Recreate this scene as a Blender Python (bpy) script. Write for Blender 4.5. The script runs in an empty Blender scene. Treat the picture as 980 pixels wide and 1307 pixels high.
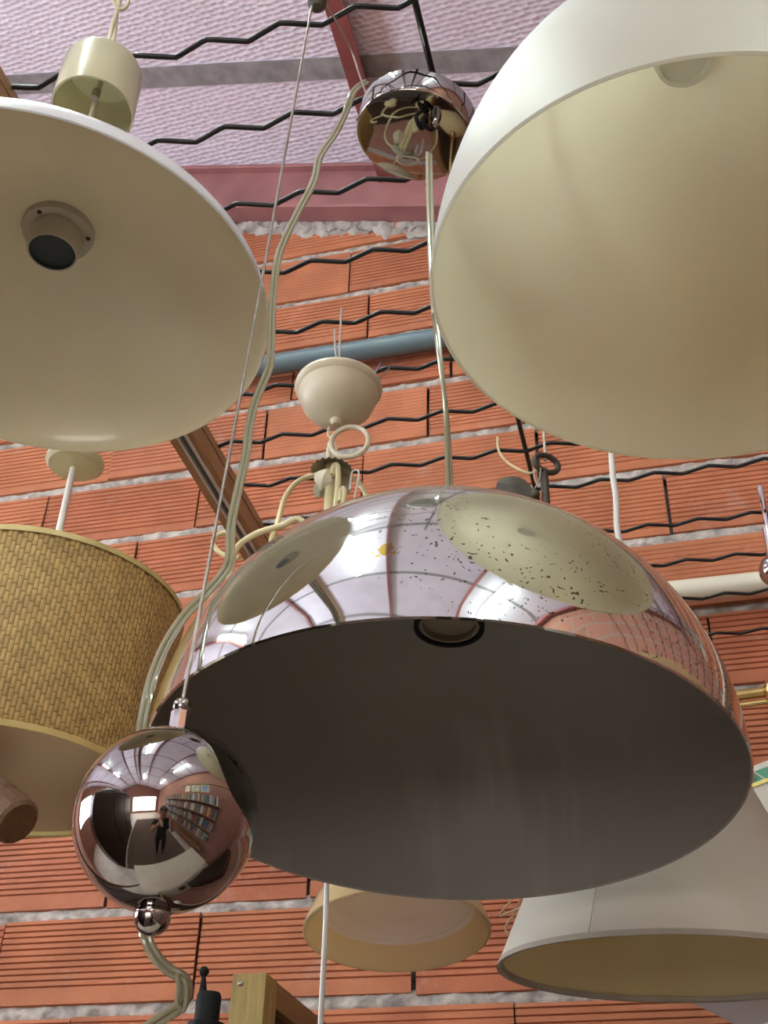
import bpy, math, random
from mathutils import Vector, Matrix, noise
PI = math.pi
rnd = random.Random(7)
scene = bpy.context.scene
COL = scene.collection

# ------------------------------------------------------------------ camera
cam_data = bpy.data.cameras.new('camera')
cam_data.sensor_fit = 'AUTO'
cam_data.sensor_width = 36.0
cam_data.lens = 36.0 * 1500.0 / 1307.0
cam_data.clip_start = 0.02
cam = bpy.data.objects.new('camera', cam_data)
COL.objects.link(cam)
fw, rt, up = Vector((-0.214839, 0.779970, 0.587785)), Vector((0.968827, 0.246220, 0.027388)), Vector((0.123363, -0.575346, 0.808553))
cm = Matrix((rt, up, -fw)).transposed().to_4x4()
cm.translation = (0, 0, 1.6)
cam.matrix_world = cm
scene.camera = cam

# ------------------------------------------------------------------ world and exposure
world = bpy.data.worlds.new('world')
scene.world = world
world.use_nodes = True
bg = world.node_tree.nodes['Background']
bg.inputs[0].default_value = (0.75, 0.82, 0.95, 1)
bg.inputs[1].default_value = 0.6
vs = scene.view_settings
vs.view_transform = 'Standard'
vs.look = 'None'
vs.gamma = 1.0
vs.use_curve_mapping = False
vs.exposure = 1.32
TUBE_POWER = 30.0        # radiance of the fluorescent tubes
WINDOW_POWER = 5.0       # daylight radiance of the frosted window panes

# ------------------------------------------------------------------ materials
MATS = {}
def nodes_of(name):
    m = bpy.data.materials.new(name)
    m.use_nodes = True
    nt = m.node_tree
    return m, nt, nt.nodes, nt.links, nt.nodes['Principled BSDF']

def ramp(N, stops):
    r = N.new('ShaderNodeValToRGB')
    el = r.color_ramp.elements
    while len(el) < len(stops):
        el.new(0.5)
    for e, (p, c) in zip(el, stops):
        e.position = p
        e.color = (c[0], c[1], c[2], 1) if not isinstance(c, (int, float)) else (c, c, c, 1)
    return r

def mat(name, col, rough=0.5, metal=0.0, var=0.12, scale=20.0, bump=0.0, bscale=None, coat=0.0, trans=0.0, spec=0.5, stretch=None):
    if name in MATS:
        return MATS[name]
    m, nt, N, L, b = nodes_of(name)
    tc = N.new('ShaderNodeTexCoord')
    src = tc.outputs['Object']
    if stretch:
        mp = N.new('ShaderNodeMapping')
        mp.inputs['Scale'].default_value = stretch
        L.new(src, mp.inputs[0])
        src = mp.outputs[0]
    n = N.new('ShaderNodeTexNoise')
    n.inputs['Scale'].default_value = scale
    n.inputs['Detail'].default_value = 5
    L.new(src, n.inputs['Vector'])
    lo = [c * (1 - var) for c in col]
    hi = [min(1, c * (1 + var)) for c in col]
    r = ramp(N, [(0.3, lo), (0.7, hi)])
    L.new(n.outputs['Fac'], r.inputs[0])
    L.new(r.outputs[0], b.inputs['Base Color'])
    b.inputs['Roughness'].default_value = rough
    b.inputs['Metallic'].default_value = metal
    b.inputs['Coat Weight'].default_value = coat
    b.inputs['Transmission Weight'].default_value = trans
    b.inputs['Specular IOR Level'].default_value = spec
    if bump:
        n2 = N.new('ShaderNodeTexNoise')
        n2.inputs['Scale'].default_value = bscale or scale * 4
        n2.inputs['Detail'].default_value = 4
        L.new(src, n2.inputs['Vector'])
        bp = N.new('ShaderNodeBump')
        bp.inputs['Strength'].default_value = bump
        bp.inputs['Distance'].default_value = 0.002
        L.new(n2.outputs['Fac'], bp.inputs['Height'])
        L.new(bp.outputs[0], b.inputs['Normal'])
    MATS[name] = m
    return m

def emis(name, col, strength):
    m, nt, N, L, b = nodes_of(name)
    b.inputs['Base Color'].default_value = (0.8, 0.8, 0.8, 1)
    b.inputs['Emission Color'].default_value = (*col, 1)
    b.inputs['Emission Strength'].default_value = strength
    MATS[name] = m
    return m

def mat_brick():
    m, nt, N, L, b = nodes_of('fired_clay_brick')
    tc = N.new('ShaderNodeTexCoord')
    oi = N.new('ShaderNodeObjectInfo')
    add = N.new('ShaderNodeVectorMath'); add.operation = 'ADD'
    mul = N.new('ShaderNodeVectorMath'); mul.operation = 'SCALE'
    comb = N.new('ShaderNodeCombineXYZ')
    for i in range(3):
        L.new(oi.outputs['Random'], comb.inputs[i])
    L.new(comb.outputs[0], mul.inputs[0]); mul.inputs['Scale'].default_value = 37.0
    L.new(tc.outputs['Object'], add.inputs[0]); L.new(mul.outputs[0], add.inputs[1])
    r = ramp(N, [(0.0, (0.39, 0.120, 0.056)), (0.35, (0.44, 0.150, 0.070)), (0.7, (0.47, 0.168, 0.078)), (1.0, (0.42, 0.148, 0.078))])
    L.new(oi.outputs['Random'], r.inputs[0])
    n = N.new('ShaderNodeTexNoise'); n.inputs['Scale'].default_value = 9; n.inputs['Detail'].default_value = 6
    L.new(add.outputs[0], n.inputs['Vector'])
    nr = ramp(N, [(0.3, (0.80, 0.78, 0.76)), (0.7, (1.12, 1.1, 1.08))])
    L.new(n.outputs['Fac'], nr.inputs[0])
    mx = N.new('ShaderNodeMix'); mx.data_type = 'RGBA'; mx.blend_type = 'MULTIPLY'; mx.inputs[0].default_value = 1
    L.new(r.outputs[0], mx.inputs[6]); L.new(nr.outputs[0], mx.inputs[7])
    # lime dust smears
    n3 = N.new('ShaderNodeTexNoise'); n3.inputs['Scale'].default_value = 14; n3.inputs['Detail'].default_value = 8
    n3.inputs['Roughness'].default_value = 0.7
    L.new(add.outputs[0], n3.inputs['Vector'])
    dr = ramp(N, [(0.58, 0.0), (0.8, 0.55)])
    L.new(n3.outputs['Fac'], dr.inputs[0])
    mx2 = N.new('ShaderNodeMix'); mx2.data_type = 'RGBA'
    L.new(dr.outputs[0], mx2.inputs[0]); L.new(mx.outputs[2], mx2.inputs[6])
    mx2.inputs[7].default_value = (0.52, 0.36, 0.30, 1)
    L.new(mx2.outputs[2], b.inputs['Base Color'])
    b.inputs['Roughness'].default_value = 0.8
    n2 = N.new('ShaderNodeTexNoise'); n2.inputs['Scale'].default_value = 160; n2.inputs['Detail'].default_value = 4
    L.new(add.outputs[0], n2.inputs['Vector'])
    bp = N.new('ShaderNodeBump'); bp.inputs['Strength'].default_value = 0.35; bp.inputs['Distance'].default_value = 0.002
    L.new(n2.outputs['Fac'], bp.inputs['Height']); L.new(bp.outputs[0], b.inputs['Normal'])
    MATS['brick'] = m
    return m

def mat_brickwall():
    m, nt, N, L, b = nodes_of('far_brickwork')
    tc = N.new('ShaderNodeTexCoord')
    sep = N.new('ShaderNodeSeparateXYZ'); L.new(tc.outputs['Object'], sep.inputs[0])
    ad = N.new('ShaderNodeMath'); ad.operation = 'ADD'
    L.new(sep.outputs[0], ad.inputs[0]); L.new(sep.outputs[1], ad.inputs[1])
    cb = N.new('ShaderNodeCombineXYZ'); L.new(ad.outputs[0], cb.inputs[0]); L.new(sep.outputs[2], cb.inputs[1])
    br = N.new('ShaderNodeTexBrick')
    br.inputs['Scale'].default_value = 1.0
    br.inputs['Brick Width'].default_value = 0.373
    br.inputs['Row Height'].default_value = 0.1626
    br.inputs['Mortar Size'].default_value = 0.008
    br.inputs['Color1'].default_value = (0.30, 0.125, 0.085, 1)
    br.inputs['Color2'].default_value = (0.34, 0.15, 0.10, 1)
    br.inputs['Mortar'].default_value = (0.27, 0.21, 0.18, 1)
    L.new(cb.outputs[0], br.inputs['Vector'])
    L.new(br.outputs['Color'], b.inputs['Base Color'])
    b.inputs['Roughness'].default_value = 0.85
    MATS['brickwall'] = m
    return m

def mat_panel():
    m, nt, N, L, b = nodes_of('embossed_lilac_panel')
    tc = N.new('ShaderNodeTexCoord')
    mp = N.new('ShaderNodeMapping'); mp.inputs['Scale'].default_value = (48, 80, 1); mp.inputs['Rotation'].default_value = (0, 0, 0.35)
    L.new(tc.outputs['Object'], mp.inputs[0])
    v = N.new('ShaderNodeTexVoronoi'); v.inputs['Scale'].default_value = 1.0; v.inputs['Randomness'].default_value = 0.35
    v.voronoi_dimensions = '2D'
    L.new(mp.outputs[0], v.inputs['Vector'])
    n = N.new('ShaderNodeTexNoise'); n.inputs['Scale'].default_value = 3.0; n.inputs['Detail'].default_value = 6
    L.new(tc.outputs['Object'], n.inputs['Vector'])
    cr = ramp(N, [(0.3, (0.72, 0.68, 0.80)), (0.7, (0.82, 0.79, 0.92))])
    L.new(n.outputs['Fac'], cr.inputs[0])
    vr = ramp(N, [(0.05, (0.94, 0.94, 0.94)), (0.75, (1.05, 1.05, 1.05))])
    L.new(v.outputs['Distance'], vr.inputs[0])
    mx = N.new('ShaderNodeMix'); mx.data_type = 'RGBA'; mx.blend_type = 'MULTIPLY'; mx.inputs[0].default_value = 1
    L.new(cr.outputs[0], mx.inputs[6]); L.new(vr.outputs[0], mx.inputs[7])
    L.new(mx.outputs[2], b.inputs['Base Color'])
    b.inputs['Roughness'].default_value = 0.38
    bp = N.new('ShaderNodeBump'); bp.inputs['Strength'].default_value = 0.9; bp.inputs['Distance'].default_value = 0.005
    L.new(v.outputs['Distance'], bp.inputs['Height']); L.new(bp.outputs[0], b.inputs['Normal'])
    MATS['panel'] = m
    return m

GOLD = (0.0035, -0.1930, 0.0521)
def mat_chrome(name, dusty=True, base=(0.80, 0.79, 0.78)):
    m, nt, N, L, b = nodes_of(name)
    b.inputs['Metallic'].default_value = 1.0
    b.inputs['Roughness'].default_value = 0.04
    b.inputs['Base Color'].default_value = (*base, 1)
    if dusty:
        out = N['Material Output']
        tc = N.new('ShaderNodeTexCoord')
        sp = N.new('ShaderNodeSeparateXYZ'); L.new(tc.outputs['Object'], sp.inputs[0])
        # pitting: small dark specks, grouped in patches on one flank
        v = N.new('ShaderNodeTexVoronoi'); v.inputs['Scale'].default_value = 190.0
        nw = N.new('ShaderNodeTexNoise'); nw.inputs['Scale'].default_value = 70.0
        L.new(tc.outputs['Object'], nw.inputs['Vector'])
        mxv = N.new('ShaderNodeMix'); mxv.data_type = 'RGBA'; mxv.inputs[0].default_value = 0.03
        L.new(tc.outputs['Object'], mxv.inputs[6]); L.new(nw.outputs['Color'], mxv.inputs[7])
        L.new(mxv.outputs[2], v.inputs['Vector'])
        spot = N.new('ShaderNodeMath'); spot.operation = 'LESS_THAN'; spot.inputs[1].default_value = 0.20
        L.new(v.outputs['Distance'], spot.inputs[0])
        pn = N.new('ShaderNodeTexNoise'); pn.inputs['Scale'].default_value = 13.0; pn.inputs['Detail'].default_value = 6
        L.new(tc.outputs['Object'], pn.inputs['Vector'])
        pa = N.new('ShaderNodeMath'); pa.operation = 'MULTIPLY_ADD'; pa.inputs[1].default_value = 0.55
        L.new(sp.outputs[0], pa.inputs[0]); L.new(pn.outputs['Fac'], pa.inputs[2])
        pr = ramp(N, [(0.53, 0.0), (0.60, 0.9)])
        L.new(pa.outputs[0], pr.inputs[0])
        pm = N.new('ShaderNodeMath'); pm.operation = 'MULTIPLY'
        L.new(spot.outputs[0], pm.inputs[0]); L.new(pr.outputs[0], pm.inputs[1])
        # settled dust film: heavier towards the crown of the dome
        dn = N.new('ShaderNodeTexNoise'); dn.inputs['Scale'].default_value = 6.0; dn.inputs['Detail'].default_value = 7
        dn.inputs['Roughness'].default_value = 0.65
        L.new(tc.outputs['Object'], dn.inputs['Vector'])
        dz = N.new('ShaderNodeMath'); dz.operation = 'MULTIPLY_ADD'; dz.inputs[1].default_value = 6.0; dz.inputs[2].default_value = -0.10
        L.new(sp.outputs[2], dz.inputs[0])
        dm = N.new('ShaderNodeMath'); dm.operation = 'MULTIPLY'; dm.use_clamp = True
        L.new(dz.outputs[0], dm.inputs[0]); L.new(dn.outputs['Fac'], dm.inputs[1])
        ds = N.new('ShaderNodeMath'); ds.operation = 'MULTIPLY'; ds.inputs[1].default_value = 0.75; ds.use_clamp = True
        L.new(dm.outputs[0], ds.inputs[0])
        rr = N.new('ShaderNodeMath'); rr.operation = 'MULTIPLY_ADD'; rr.inputs[1].default_value = 0.14; rr.inputs[2].default_value = 0.035
        L.new(dm.outputs[0], rr.inputs[0]); L.new(rr.outputs[0], b.inputs['Roughness'])
        cx = N.new('ShaderNodeMix'); cx.data_type = 'RGBA'
        L.new(pm.outputs[0], cx.inputs[0]); cx.inputs[6].default_value = (*base, 1); cx.inputs[7].default_value = (0.06, 0.045, 0.03, 1)
        L.new(cx.outputs[2], b.inputs['Base Color'])
        # a worn patch where the brassy undercoat shows
        gd = N.new('ShaderNodeVectorMath'); gd.operation = 'DISTANCE'; gd.inputs[1].default_value = GOLD
        L.new(tc.outputs['Object'], gd.inputs[0])
        gn = N.new('ShaderNodeTexNoise'); gn.inputs['Scale'].default_value = 230; gn.inputs['Detail'].default_value = 3
        L.new(tc.outputs['Object'], gn.inputs['Vector'])
        ga = N.new('ShaderNodeMath'); ga.operation = 'MULTIPLY_ADD'; ga.inputs[1].default_value = -0.034
        L.new(gn.outputs['Fac'], ga.inputs[0]); L.new(gd.outputs['Value'], ga.inputs[2])
        gl = N.new('ShaderNodeMath'); gl.operation = 'LESS_THAN'; gl.inputs[1].default_value = -0.0135
        L.new(ga.outputs[0], gl.inputs[0])
        cg = N.new('ShaderNodeMix'); cg.data_type = 'RGBA'
        L.new(gl.outputs[0], cg.inputs[0]); L.new(cx.outputs[2], cg.inputs[6]); cg.inputs[7].default_value = (0.62, 0.44, 0.06, 1)
        L.new(cg.outputs[2], b.inputs['Base Color'])
        df = N.new('ShaderNodeBsdfDiffuse'); df.inputs['Color'].default_value = (0.46, 0.47, 0.41, 1)
        ms = N.new('ShaderNodeMixShader')
        L.new(ds.outputs[0], ms.inputs[0]); L.new(b.outputs[0], ms.inputs[1]); L.new(df.outputs[0], ms.inputs[2])
        L.new(ms.outputs[0], out.inputs['Surface'])
    MATS[name] = m
    return m

def mat_translucent(name, col, tcol, amount=0.4, gloss=0.12, rough=0.25, vein=None):
    m, nt, N, L, b = nodes_of(name)
    out = N['Material Output']
    N.remove(b)
    tc = N.new('ShaderNodeTexCoord')
    n = N.new('ShaderNodeTexNoise'); n.inputs['Scale'].default_value = 12; n.inputs['Detail'].default_value = 6
    L.new(tc.outputs['Object'], n.inputs['Vector'])
    v = vein or col
    r = ramp(N, [(0.35, [c * 0.97 for c in col]), (0.7, v)])
    L.new(n.outputs['Fac'], r.inputs[0])
    d = N.new('ShaderNodeBsdfDiffuse'); L.new(r.outputs[0], d.inputs[0])
    t = N.new('ShaderNodeBsdfTranslucent'); t.inputs[0].default_value = (*tcol, 1)
    g = N.new('ShaderNodeBsdfGlossy'); g.inputs['Roughness'].default_value = rough
    m1 = N.new('ShaderNodeMixShader'); m1.inputs[0].default_value = amount
    L.new(d.outputs[0], m1.inputs[1]); L.new(t.outputs[0], m1.inputs[2])
    fr = N.new('ShaderNodeFresnel'); fr.inputs[0].default_value = 1.45
    fm = N.new('ShaderNodeMath'); fm.operation = 'MULTIPLY'; fm.inputs[1].default_value = gloss / 0.12
    fm.use_clamp = True
    L.new(fr.outputs[0], fm.inputs[0])
    m2 = N.new('ShaderNodeMixShader'); L.new(fm.outputs[0], m2.inputs[0])
    L.new(m1.outputs[0], m2.inputs[1]); L.new(g.outputs[0], m2.inputs[2])
    L.new(m2.outputs[0], out.inputs['Surface'])
    MATS[name] = m
    return m

def mat_dustygrey():
    # grey paint inside the chrome dome, with faint wiped-dust streaks
    m, nt, N, L, b = nodes_of('grey_inner_paint')
    tc = N.new('ShaderNodeTexCoord')
    mp = N.new('ShaderNodeMapping'); mp.inputs['Scale'].default_value = (55, 9, 9)
    L.new(tc.outputs['Object'], mp.inputs[0])
    n = N.new('ShaderNodeTexNoise'); n.inputs['Scale'].default_value = 1; n.inputs['Detail'].default_value = 8
    L.new(mp.outputs[0], n.inputs['Vector'])
    n2 = N.new('ShaderNodeTexNoise'); n2.inputs['Scale'].default_value = 7; n2.inputs['Detail'].default_value = 2
    L.new(tc.outputs['Object'], n2.inputs['Vector'])
    a = N.new('ShaderNodeMath'); a.operation = 'MULTIPLY'
    L.new(n.outputs['Fac'], a.inputs[0]); L.new(n2.outputs['Fac'], a.inputs[1])
    r = ramp(N, [(0.28, (0.26, 0.242, 0.218)), (0.48, (0.32, 0.30, 0.274))])
    L.new(a.outputs[0], r.inputs[0]); L.new(r.outputs[0], b.inputs['Base Color'])
    b.inputs['Roughness'].default_value = 0.42
    b.inputs['Specular IOR Level'].default_value = 0.25
    MATS['greyinner'] = m
    return m

M_brick = mat_brick()
M_wall = mat_brickwall()
M_panel = mat_panel()
M_mortar = mat('cement_mortar', (0.40, 0.36, 0.33), 0.95, var=0.45, scale=45, bump=1.0, bscale=120)
M_plaster = mat('rough_plaster', (0.37, 0.34, 0.32), 0.95, var=0.35, scale=25, bump=1.0, bscale=70)
M_red = mat('oxide_red_paint', (0.27, 0.085, 0.085), 0.45, var=0.2, scale=14, bump=0.15)
M_redpink = mat('faded_red_beam_paint', (0.33, 0.14, 0.14), 0.5, var=0.2, scale=9, bump=0.15)
M_seam = mat('grey_joint_tape', (0.27, 0.27, 0.28), 0.6, var=0.25, scale=30)
M_chrome = mat_chrome('aged_chrome', True, (0.78, 0.80, 0.78))
M_chrome2 = mat_chrome('clean_chrome', False, (0.78, 0.77, 0.75))
M_darkchrome = mat_chrome('dark_chrome', False, (0.44, 0.42, 0.41))
M_greyin = mat_dustygrey()
M_opal = mat_translucent('opal_white_acrylic', (0.92, 0.96, 0.96), (1.0, 0.97, 0.80), 0.66, 0.10, 0.4)
M_opalin = mat_translucent('cream_acrylic_inside', (0.90, 0.87, 0.76), (1.0, 0.97, 0.82), 0.93, 0.06, 0.4)
M_creamin = mat('beige_enamel_inside', (0.84, 0.77, 0.54), 0.28, var=0.05, scale=8, coat=0.25)
M_whiteout = mat('white_enamel_outside', (0.72, 0.74, 0.76), 0.3, var=0.04, scale=8, coat=0.3)
M_cup = mat_translucent('cream_plastic_cup', (0.78, 0.74, 0.52), (0.88, 0.83, 0.52), 0.3, 0.1, 0.25)
M_cream = mat('cream_painted_metal', (0.62, 0.56, 0.40), 0.4, var=0.06, scale=15)
M_creamy = mat('yellowed_cream_paint', (0.66, 0.57, 0.32), 0.42, var=0.10, scale=30)
M_oldleaf = mat('grimy_cream_leaf', (0.34, 0.31, 0.20), 0.6, var=0.25, scale=60)
M_white = mat('white_plastic', (0.78, 0.77, 0.72), 0.35, var=0.03, scale=10)
M_whitepipe = mat('ivory_pvc_pipe', (0.72, 0.68, 0.55), 0.35, var=0.05, scale=6)
M_bluepipe = mat('blue_grey_pvc_pipe', (0.115, 0.175, 0.20), 0.4, var=0.12, scale=8)
M_black = mat('black_coated_wire', (0.010, 0.010, 0.010), 0.3, var=0.2, scale=40, coat=0.15, spec=0.3)
M_blackpl = mat('black_plastic', (0.006, 0.006, 0.007), 0.6, var=0.2, scale=30, spec=0.2)
M_steel = mat('steel_cable', (0.42, 0.38, 0.33), 0.35, 0.9, var=0.2, scale=90)
M_bronze = mat('aged_bronze', (0.060, 0.050, 0.034), 0.5, 0.3, var=0.3, scale=40)
M_brass = mat('polished_brass', (0.55, 0.40, 0.16), 0.25, 0.95, var=0.15, scale=20)
M_flex = mat_translucent('clear_pvc_flex', (0.50, 0.48, 0.33), (0.75, 0.72, 0.50), 0.35, 0.30, 0.08)
M_tie = mat('yellowed_cable_tie', (0.62, 0.55, 0.36), 0.4, var=0.1)
M_wood = mat('varnished_wood', (0.34, 0.20, 0.085), 0.42, var=0.30, scale=10, bump=0.2, stretch=(60, 2, 60))
M_pine = mat('greenish_pine', (0.36, 0.26, 0.085), 0.55, var=0.25, scale=6, bump=0.25, stretch=(30, 30, 3))
M_oak = mat('dowel_wood', (0.13, 0.060, 0.022), 0.45, var=0.25, scale=8, bump=0.25, stretch=(60, 60, 3))
M_alu = mat('aluminium_track', (0.62, 0.64, 0.60), 0.4, 0.3, var=0.1, scale=30)
M_dark = mat('dark_recess_grey', (0.12, 0.135, 0.125), 0.5, var=0.2, scale=30)
M_weave = mat('ochre_raffia', (0.50, 0.34, 0.12), 0.6, var=0.2, scale=60, bump=0.3, bscale=400)
M_weaveback = mat('ochre_raffia_backing', (0.30, 0.19, 0.06), 0.7, var=0.2, scale=60)
M_shadein = mat_translucent('brown_parchment_lining', (0.42, 0.27, 0.15), (0.5, 0.33, 0.18), 0.25, 0.03, 0.5)
M_goldtrim = mat('gold_trim_tape', (0.62, 0.50, 0.20), 0.4, var=0.1)
M_fabric = mat_translucent('white_fabric', (0.66, 0.63, 0.56), (0.72, 0.66, 0.50), 0.25, 0.02, 0.6)
M_fabricin = mat_translucent('yellowed_shade_lining', (0.72, 0.62, 0.36), (0.8, 0.68, 0.40), 0.38, 0.03, 0.5)
M_hem = mat('taupe_hem_tape', (0.34, 0.30, 0.25), 0.7, var=0.1)
M_alab = mat_translucent('amber_alabaster_glass', (0.95, 0.76, 0.42), (1.0, 0.82, 0.50), 0.55, 0.12, 0.15, (0.96, 0.84, 0.56))
M_alabin = mat_translucent('frosted_inner_glass', (0.93, 0.86, 0.82), (1.0, 0.85, 0.66), 0.35, 0.08, 0.35)
M_green = mat('green_glass_band', (0.05, 0.20, 0.12), 0.25, var=0.5, scale=60)
M_mauve = mat_translucent('pale_mauve_shade', (0.62, 0.55, 0.53), (0.6, 0.5, 0.45), 0.2, 0.03, 0.5)
M_floor = mat('light_bounce_floor', (0.60, 0.54, 0.45), 0.4, var=0.15, scale=3)  # floor made pale to bounce light up into the lamp shades
M_sidewall = M_wall
M_darkwood = mat('dark_walnut', (0.035, 0.020, 0.013), 0.35, var=0.4, scale=5, stretch=(20, 20, 2))
M_shelfwood = mat('shelf_wood', (0.30, 0.17, 0.08), 0.5, var=0.2, scale=6, stretch=(4, 20, 20))
M_tube = emis('fluorescent_tube', (0.84, 1.0, 0.92), TUBE_POWER)
M_pane = emis('daylit_frosted_pane', (0.84, 0.90, 1.0), WINDOW_POWER)
M_fillfront = emis('fill_light_shop_front', (1.0, 0.97, 0.90), 2.4)  # glow of the added shop front, fill light from behind the camera

# ------------------------------------------------------------------ geometry helpers
class Geo:
    def __init__(s):
        s.v, s.f, s.m = [], [], []
    def add(s, v, f, mi=0):
        o = len(s.v)
        s.v += [tuple(p) for p in v]
        s.f += [tuple(i + o for i in q) for q in f]
        s.m += (mi if isinstance(mi, list) else [mi] * len(f))
        return s
    def xf(s, M):
        s.v = [tuple(M @ Vector(p)) for p in s.v]
        return s

def box(x0, x1, y0, y1, z0, z1, g=None, mi=0):
    g = g or Geo()
    v = [(x, y, z) for z in (z0, z1) for y in (y0, y1) for x in (x0, x1)]
    f = [(0, 2, 3, 1), (4, 5, 7, 6), (0, 1, 5, 4), (1, 3, 7, 5), (3, 2, 6, 7), (2, 0, 4, 6)]
    return g.add(v, f, mi)

def lathe(prof, seg=64, g=None, mats=None, M=None, closed=False):
    """prof: (r, z) points; r = 0 collapses to one vertex. mats: material index for each segment."""
    g = g or Geo()
    rings, v, f, mi = [], [], [], []
    for (r, z) in prof:
        if r < 1e-7:
            rings.append([len(v)]); v.append((0, 0, z))
        else:
            rings.append(list(range(len(v), len(v) + seg)))
            v += [(r * math.cos(2 * PI * i / seg), r * math.sin(2 * PI * i / seg), z) for i in range(seg)]
    n = len(prof)
    for k in range(n if closed else n - 1):
        a, b = rings[k], rings[(k + 1) % n]
        q = mats[k] if mats else 0
        for i in range(seg):
            j = (i + 1) % seg
            if len(a) == 1 and len(b) == 1:
                continue
            if len(a) == 1:
                f.append((a[0], b[i], b[j]))
            elif len(b) == 1:
                f.append((a[i], b[0], a[j]))
            else:
                f.append((a[i], b[i], b[j], a[j]))
            mi.append(q)
    if M is not None:
        v = [tuple(M @ Vector(p)) for p in v]
    return g.add(v, f, mi)

def smooth_path(pts, per=8, closed=False):
    P = [Vector(p) for p in pts]
    if len(P) < 3:
        return P
    out = []
    n = len(P)
    rng = range(n) if closed else range(n - 1)
    for i in rng:
        if closed:
            a, b, c, d = P[i - 1], P[i], P[(i + 1) % n], P[(i + 2) % n]
        else:
            a, b, c, d = P[max(i - 1, 0)], P[i], P[i + 1], P[min(i + 2, n - 1)]
        for k in range(per):
            t = k / per
            out.append(0.5 * ((2 * b) + (c - a) * t + (2 * a - 5 * b + 4 * c - d) * t * t + (3 * b - a - 3 * c + d) * t ** 3))
    if not closed:
        out.append(P[-1])
    return out

def tube(path, r, seg=8, g=None, closed=False, mi=0, flat=1.0, taper=None):
    g = g or Geo()
    P = [Vector(p) for p in path]
    n = len(P)
    T = []
    for i in range(n):
        if closed:
            t = P[(i + 1) % n] - P[i - 1]
        else:
            t = P[min(i + 1, n - 1)] - P[max(i - 1, 0)]
        T.append(t.normalized() if t.length > 1e-9 else Vector((0, 0, 1)))
    ref = Vector((0, 0, 1)) if abs(T[0].z) < 0.9 else Vector((1, 0, 0))
    nrm = (ref - T[0] * ref.dot(T[0])).normalized()
    v, f = [], []
    for i in range(n):
        nrm = (nrm - T[i] * nrm.dot(T[i]))
        nrm = nrm.normalized() if nrm.length > 1e-6 else T[i].orthogonal().normalized()
        bn = T[i].cross(nrm)
        rr = r * (taper[i] if taper else 1.0)
        for k in range(seg):
            a = 2 * PI * k / seg
            v.append(P[i] + nrm * (math.cos(a) * rr) + bn * (math.sin(a) * rr * flat))
    for i in range(n if closed else n - 1):
        j = (i + 1) % n
        for k in range(seg):
            l = (k + 1) % seg
            f.append((i * seg + k, i * seg + l, j * seg + l, j * seg + k))
    if not closed:
        f.append(tuple(range(seg))[::-1])
        f.append(tuple((n - 1) * seg + k for k in range(seg)))
    return g.add(v, f, mi)

def twin(path, r, seg=7, gap=0.9, twist=0.0):
    """two-core flat flex: two parallel strands side by side"""
    P = [Vector(p) for p in path]
    g = Geo()
    view = Vector((0.2, -0.8, -0.4))
    for s in (-1, 1):
        Q = []
        for i, p in enumerate(P):
            t = (P[min(i + 1, len(P) - 1)] - P[max(i - 1, 0)]).normalized()
            side = t.cross(view)
            side = side.normalized() if side.length > 1e-6 else t.orthogonal().normalized()
            if twist:
                side = Matrix.Rotation(twist * i, 3, t) @ side
            Q.append(p + side * (s * r * gap))
        tube(Q, r, seg, g)
    return g

def make_obj(name, g, mats, parent=None, sharp=35, bevel=0.0):
    me = bpy.data.meshes.new(name)
    me.from_pydata(g.v, [], g.f)
    for m in (mats if isinstance(mats, (list, tuple)) else [mats]):
        me.materials.append(m)
    if any(g.m):
        me.polygons.foreach_set('material_index', g.m)
    me.validate()
    import bmesh
    bm = bmesh.new(); bm.from_mesh(me)
    bmesh.ops.recalc_face_normals(bm, faces=bm.faces)
    bm.to_mesh(me); bm.free()
    me.polygons.foreach_set('use_smooth', [True] * len(me.polygons))
    me.set_sharp_from_angle(angle=math.radians(sharp))
    o = bpy.data.objects.new(name, me)
    COL.objects.link(o)
    if parent:
        o.parent = parent
    if bevel:
        b = o.modifiers.new('bevel', 'BEVEL')
        b.width = bevel; b.segments = 2; b.limit_method = 'ANGLE'
    return o

def tag(o, label, cat, group=None):
    o['label'] = label
    o['category'] = cat
    if group:
        o['group'] = group
    return o

def structure(o, label=None):
    o['kind'] = 'structure'
    if label:
        o['label'] = label
    return o

class Thing:
    """an Empty at the thing's base; parts are meshes under it, given in local or in world space"""
    def __init__(s, name, label, cat, loc=(0, 0, 0), tilt=(0, 0), rotz=0.0, group=None):
        s.e = bpy.data.objects.new(name, None)
        s.e.empty_display_size = 0.05
        COL.objects.link(s.e)
        n = Vector((math.sin(tilt[0]), math.sin(tilt[1]), 1)).normalized()
        R = Vector((0, 0, 1)).rotation_difference(n).to_matrix().to_4x4() @ Matrix.Rotation(rotz, 4, 'Z')
        s.M = Matrix.Translation(loc) @ R
        s.e.matrix_world = s.M
        s.I = s.M.inverted()
        tag(s.e, label, cat, group)
    def part(s, name, g, mats, world=False, under=None, label=None, sharp=35, bevel=0.0):
        if world:
            g.xf(s.I)
        o = make_obj(name, g, mats, under or s.e, sharp, bevel)
        if label:
            o['label'] = label
        return o

def dome_prof(R, H, e, t, n=36, thick_lip=True):
    outer, inner = [], []
    for k in range(n + 1):
        a = PI / 2 * (1 - k / n)
        c, s_ = max(math.cos(a), 0.0), math.sin(a)
        c = 0.0 if k == 0 else c
        outer.append((R * c ** (2 / e), H * s_ ** (2 / e)))
        inner.append(((R - t) * c ** (2 / e), (H - t) * s_ ** (2 / e)))
    prof = outer + [(R - t * 0.5, -t * 0.5)] + inner[::-1]
    mats = [0] * n + [0, 1] + [1] * (n + 1)
    return prof, mats

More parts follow.
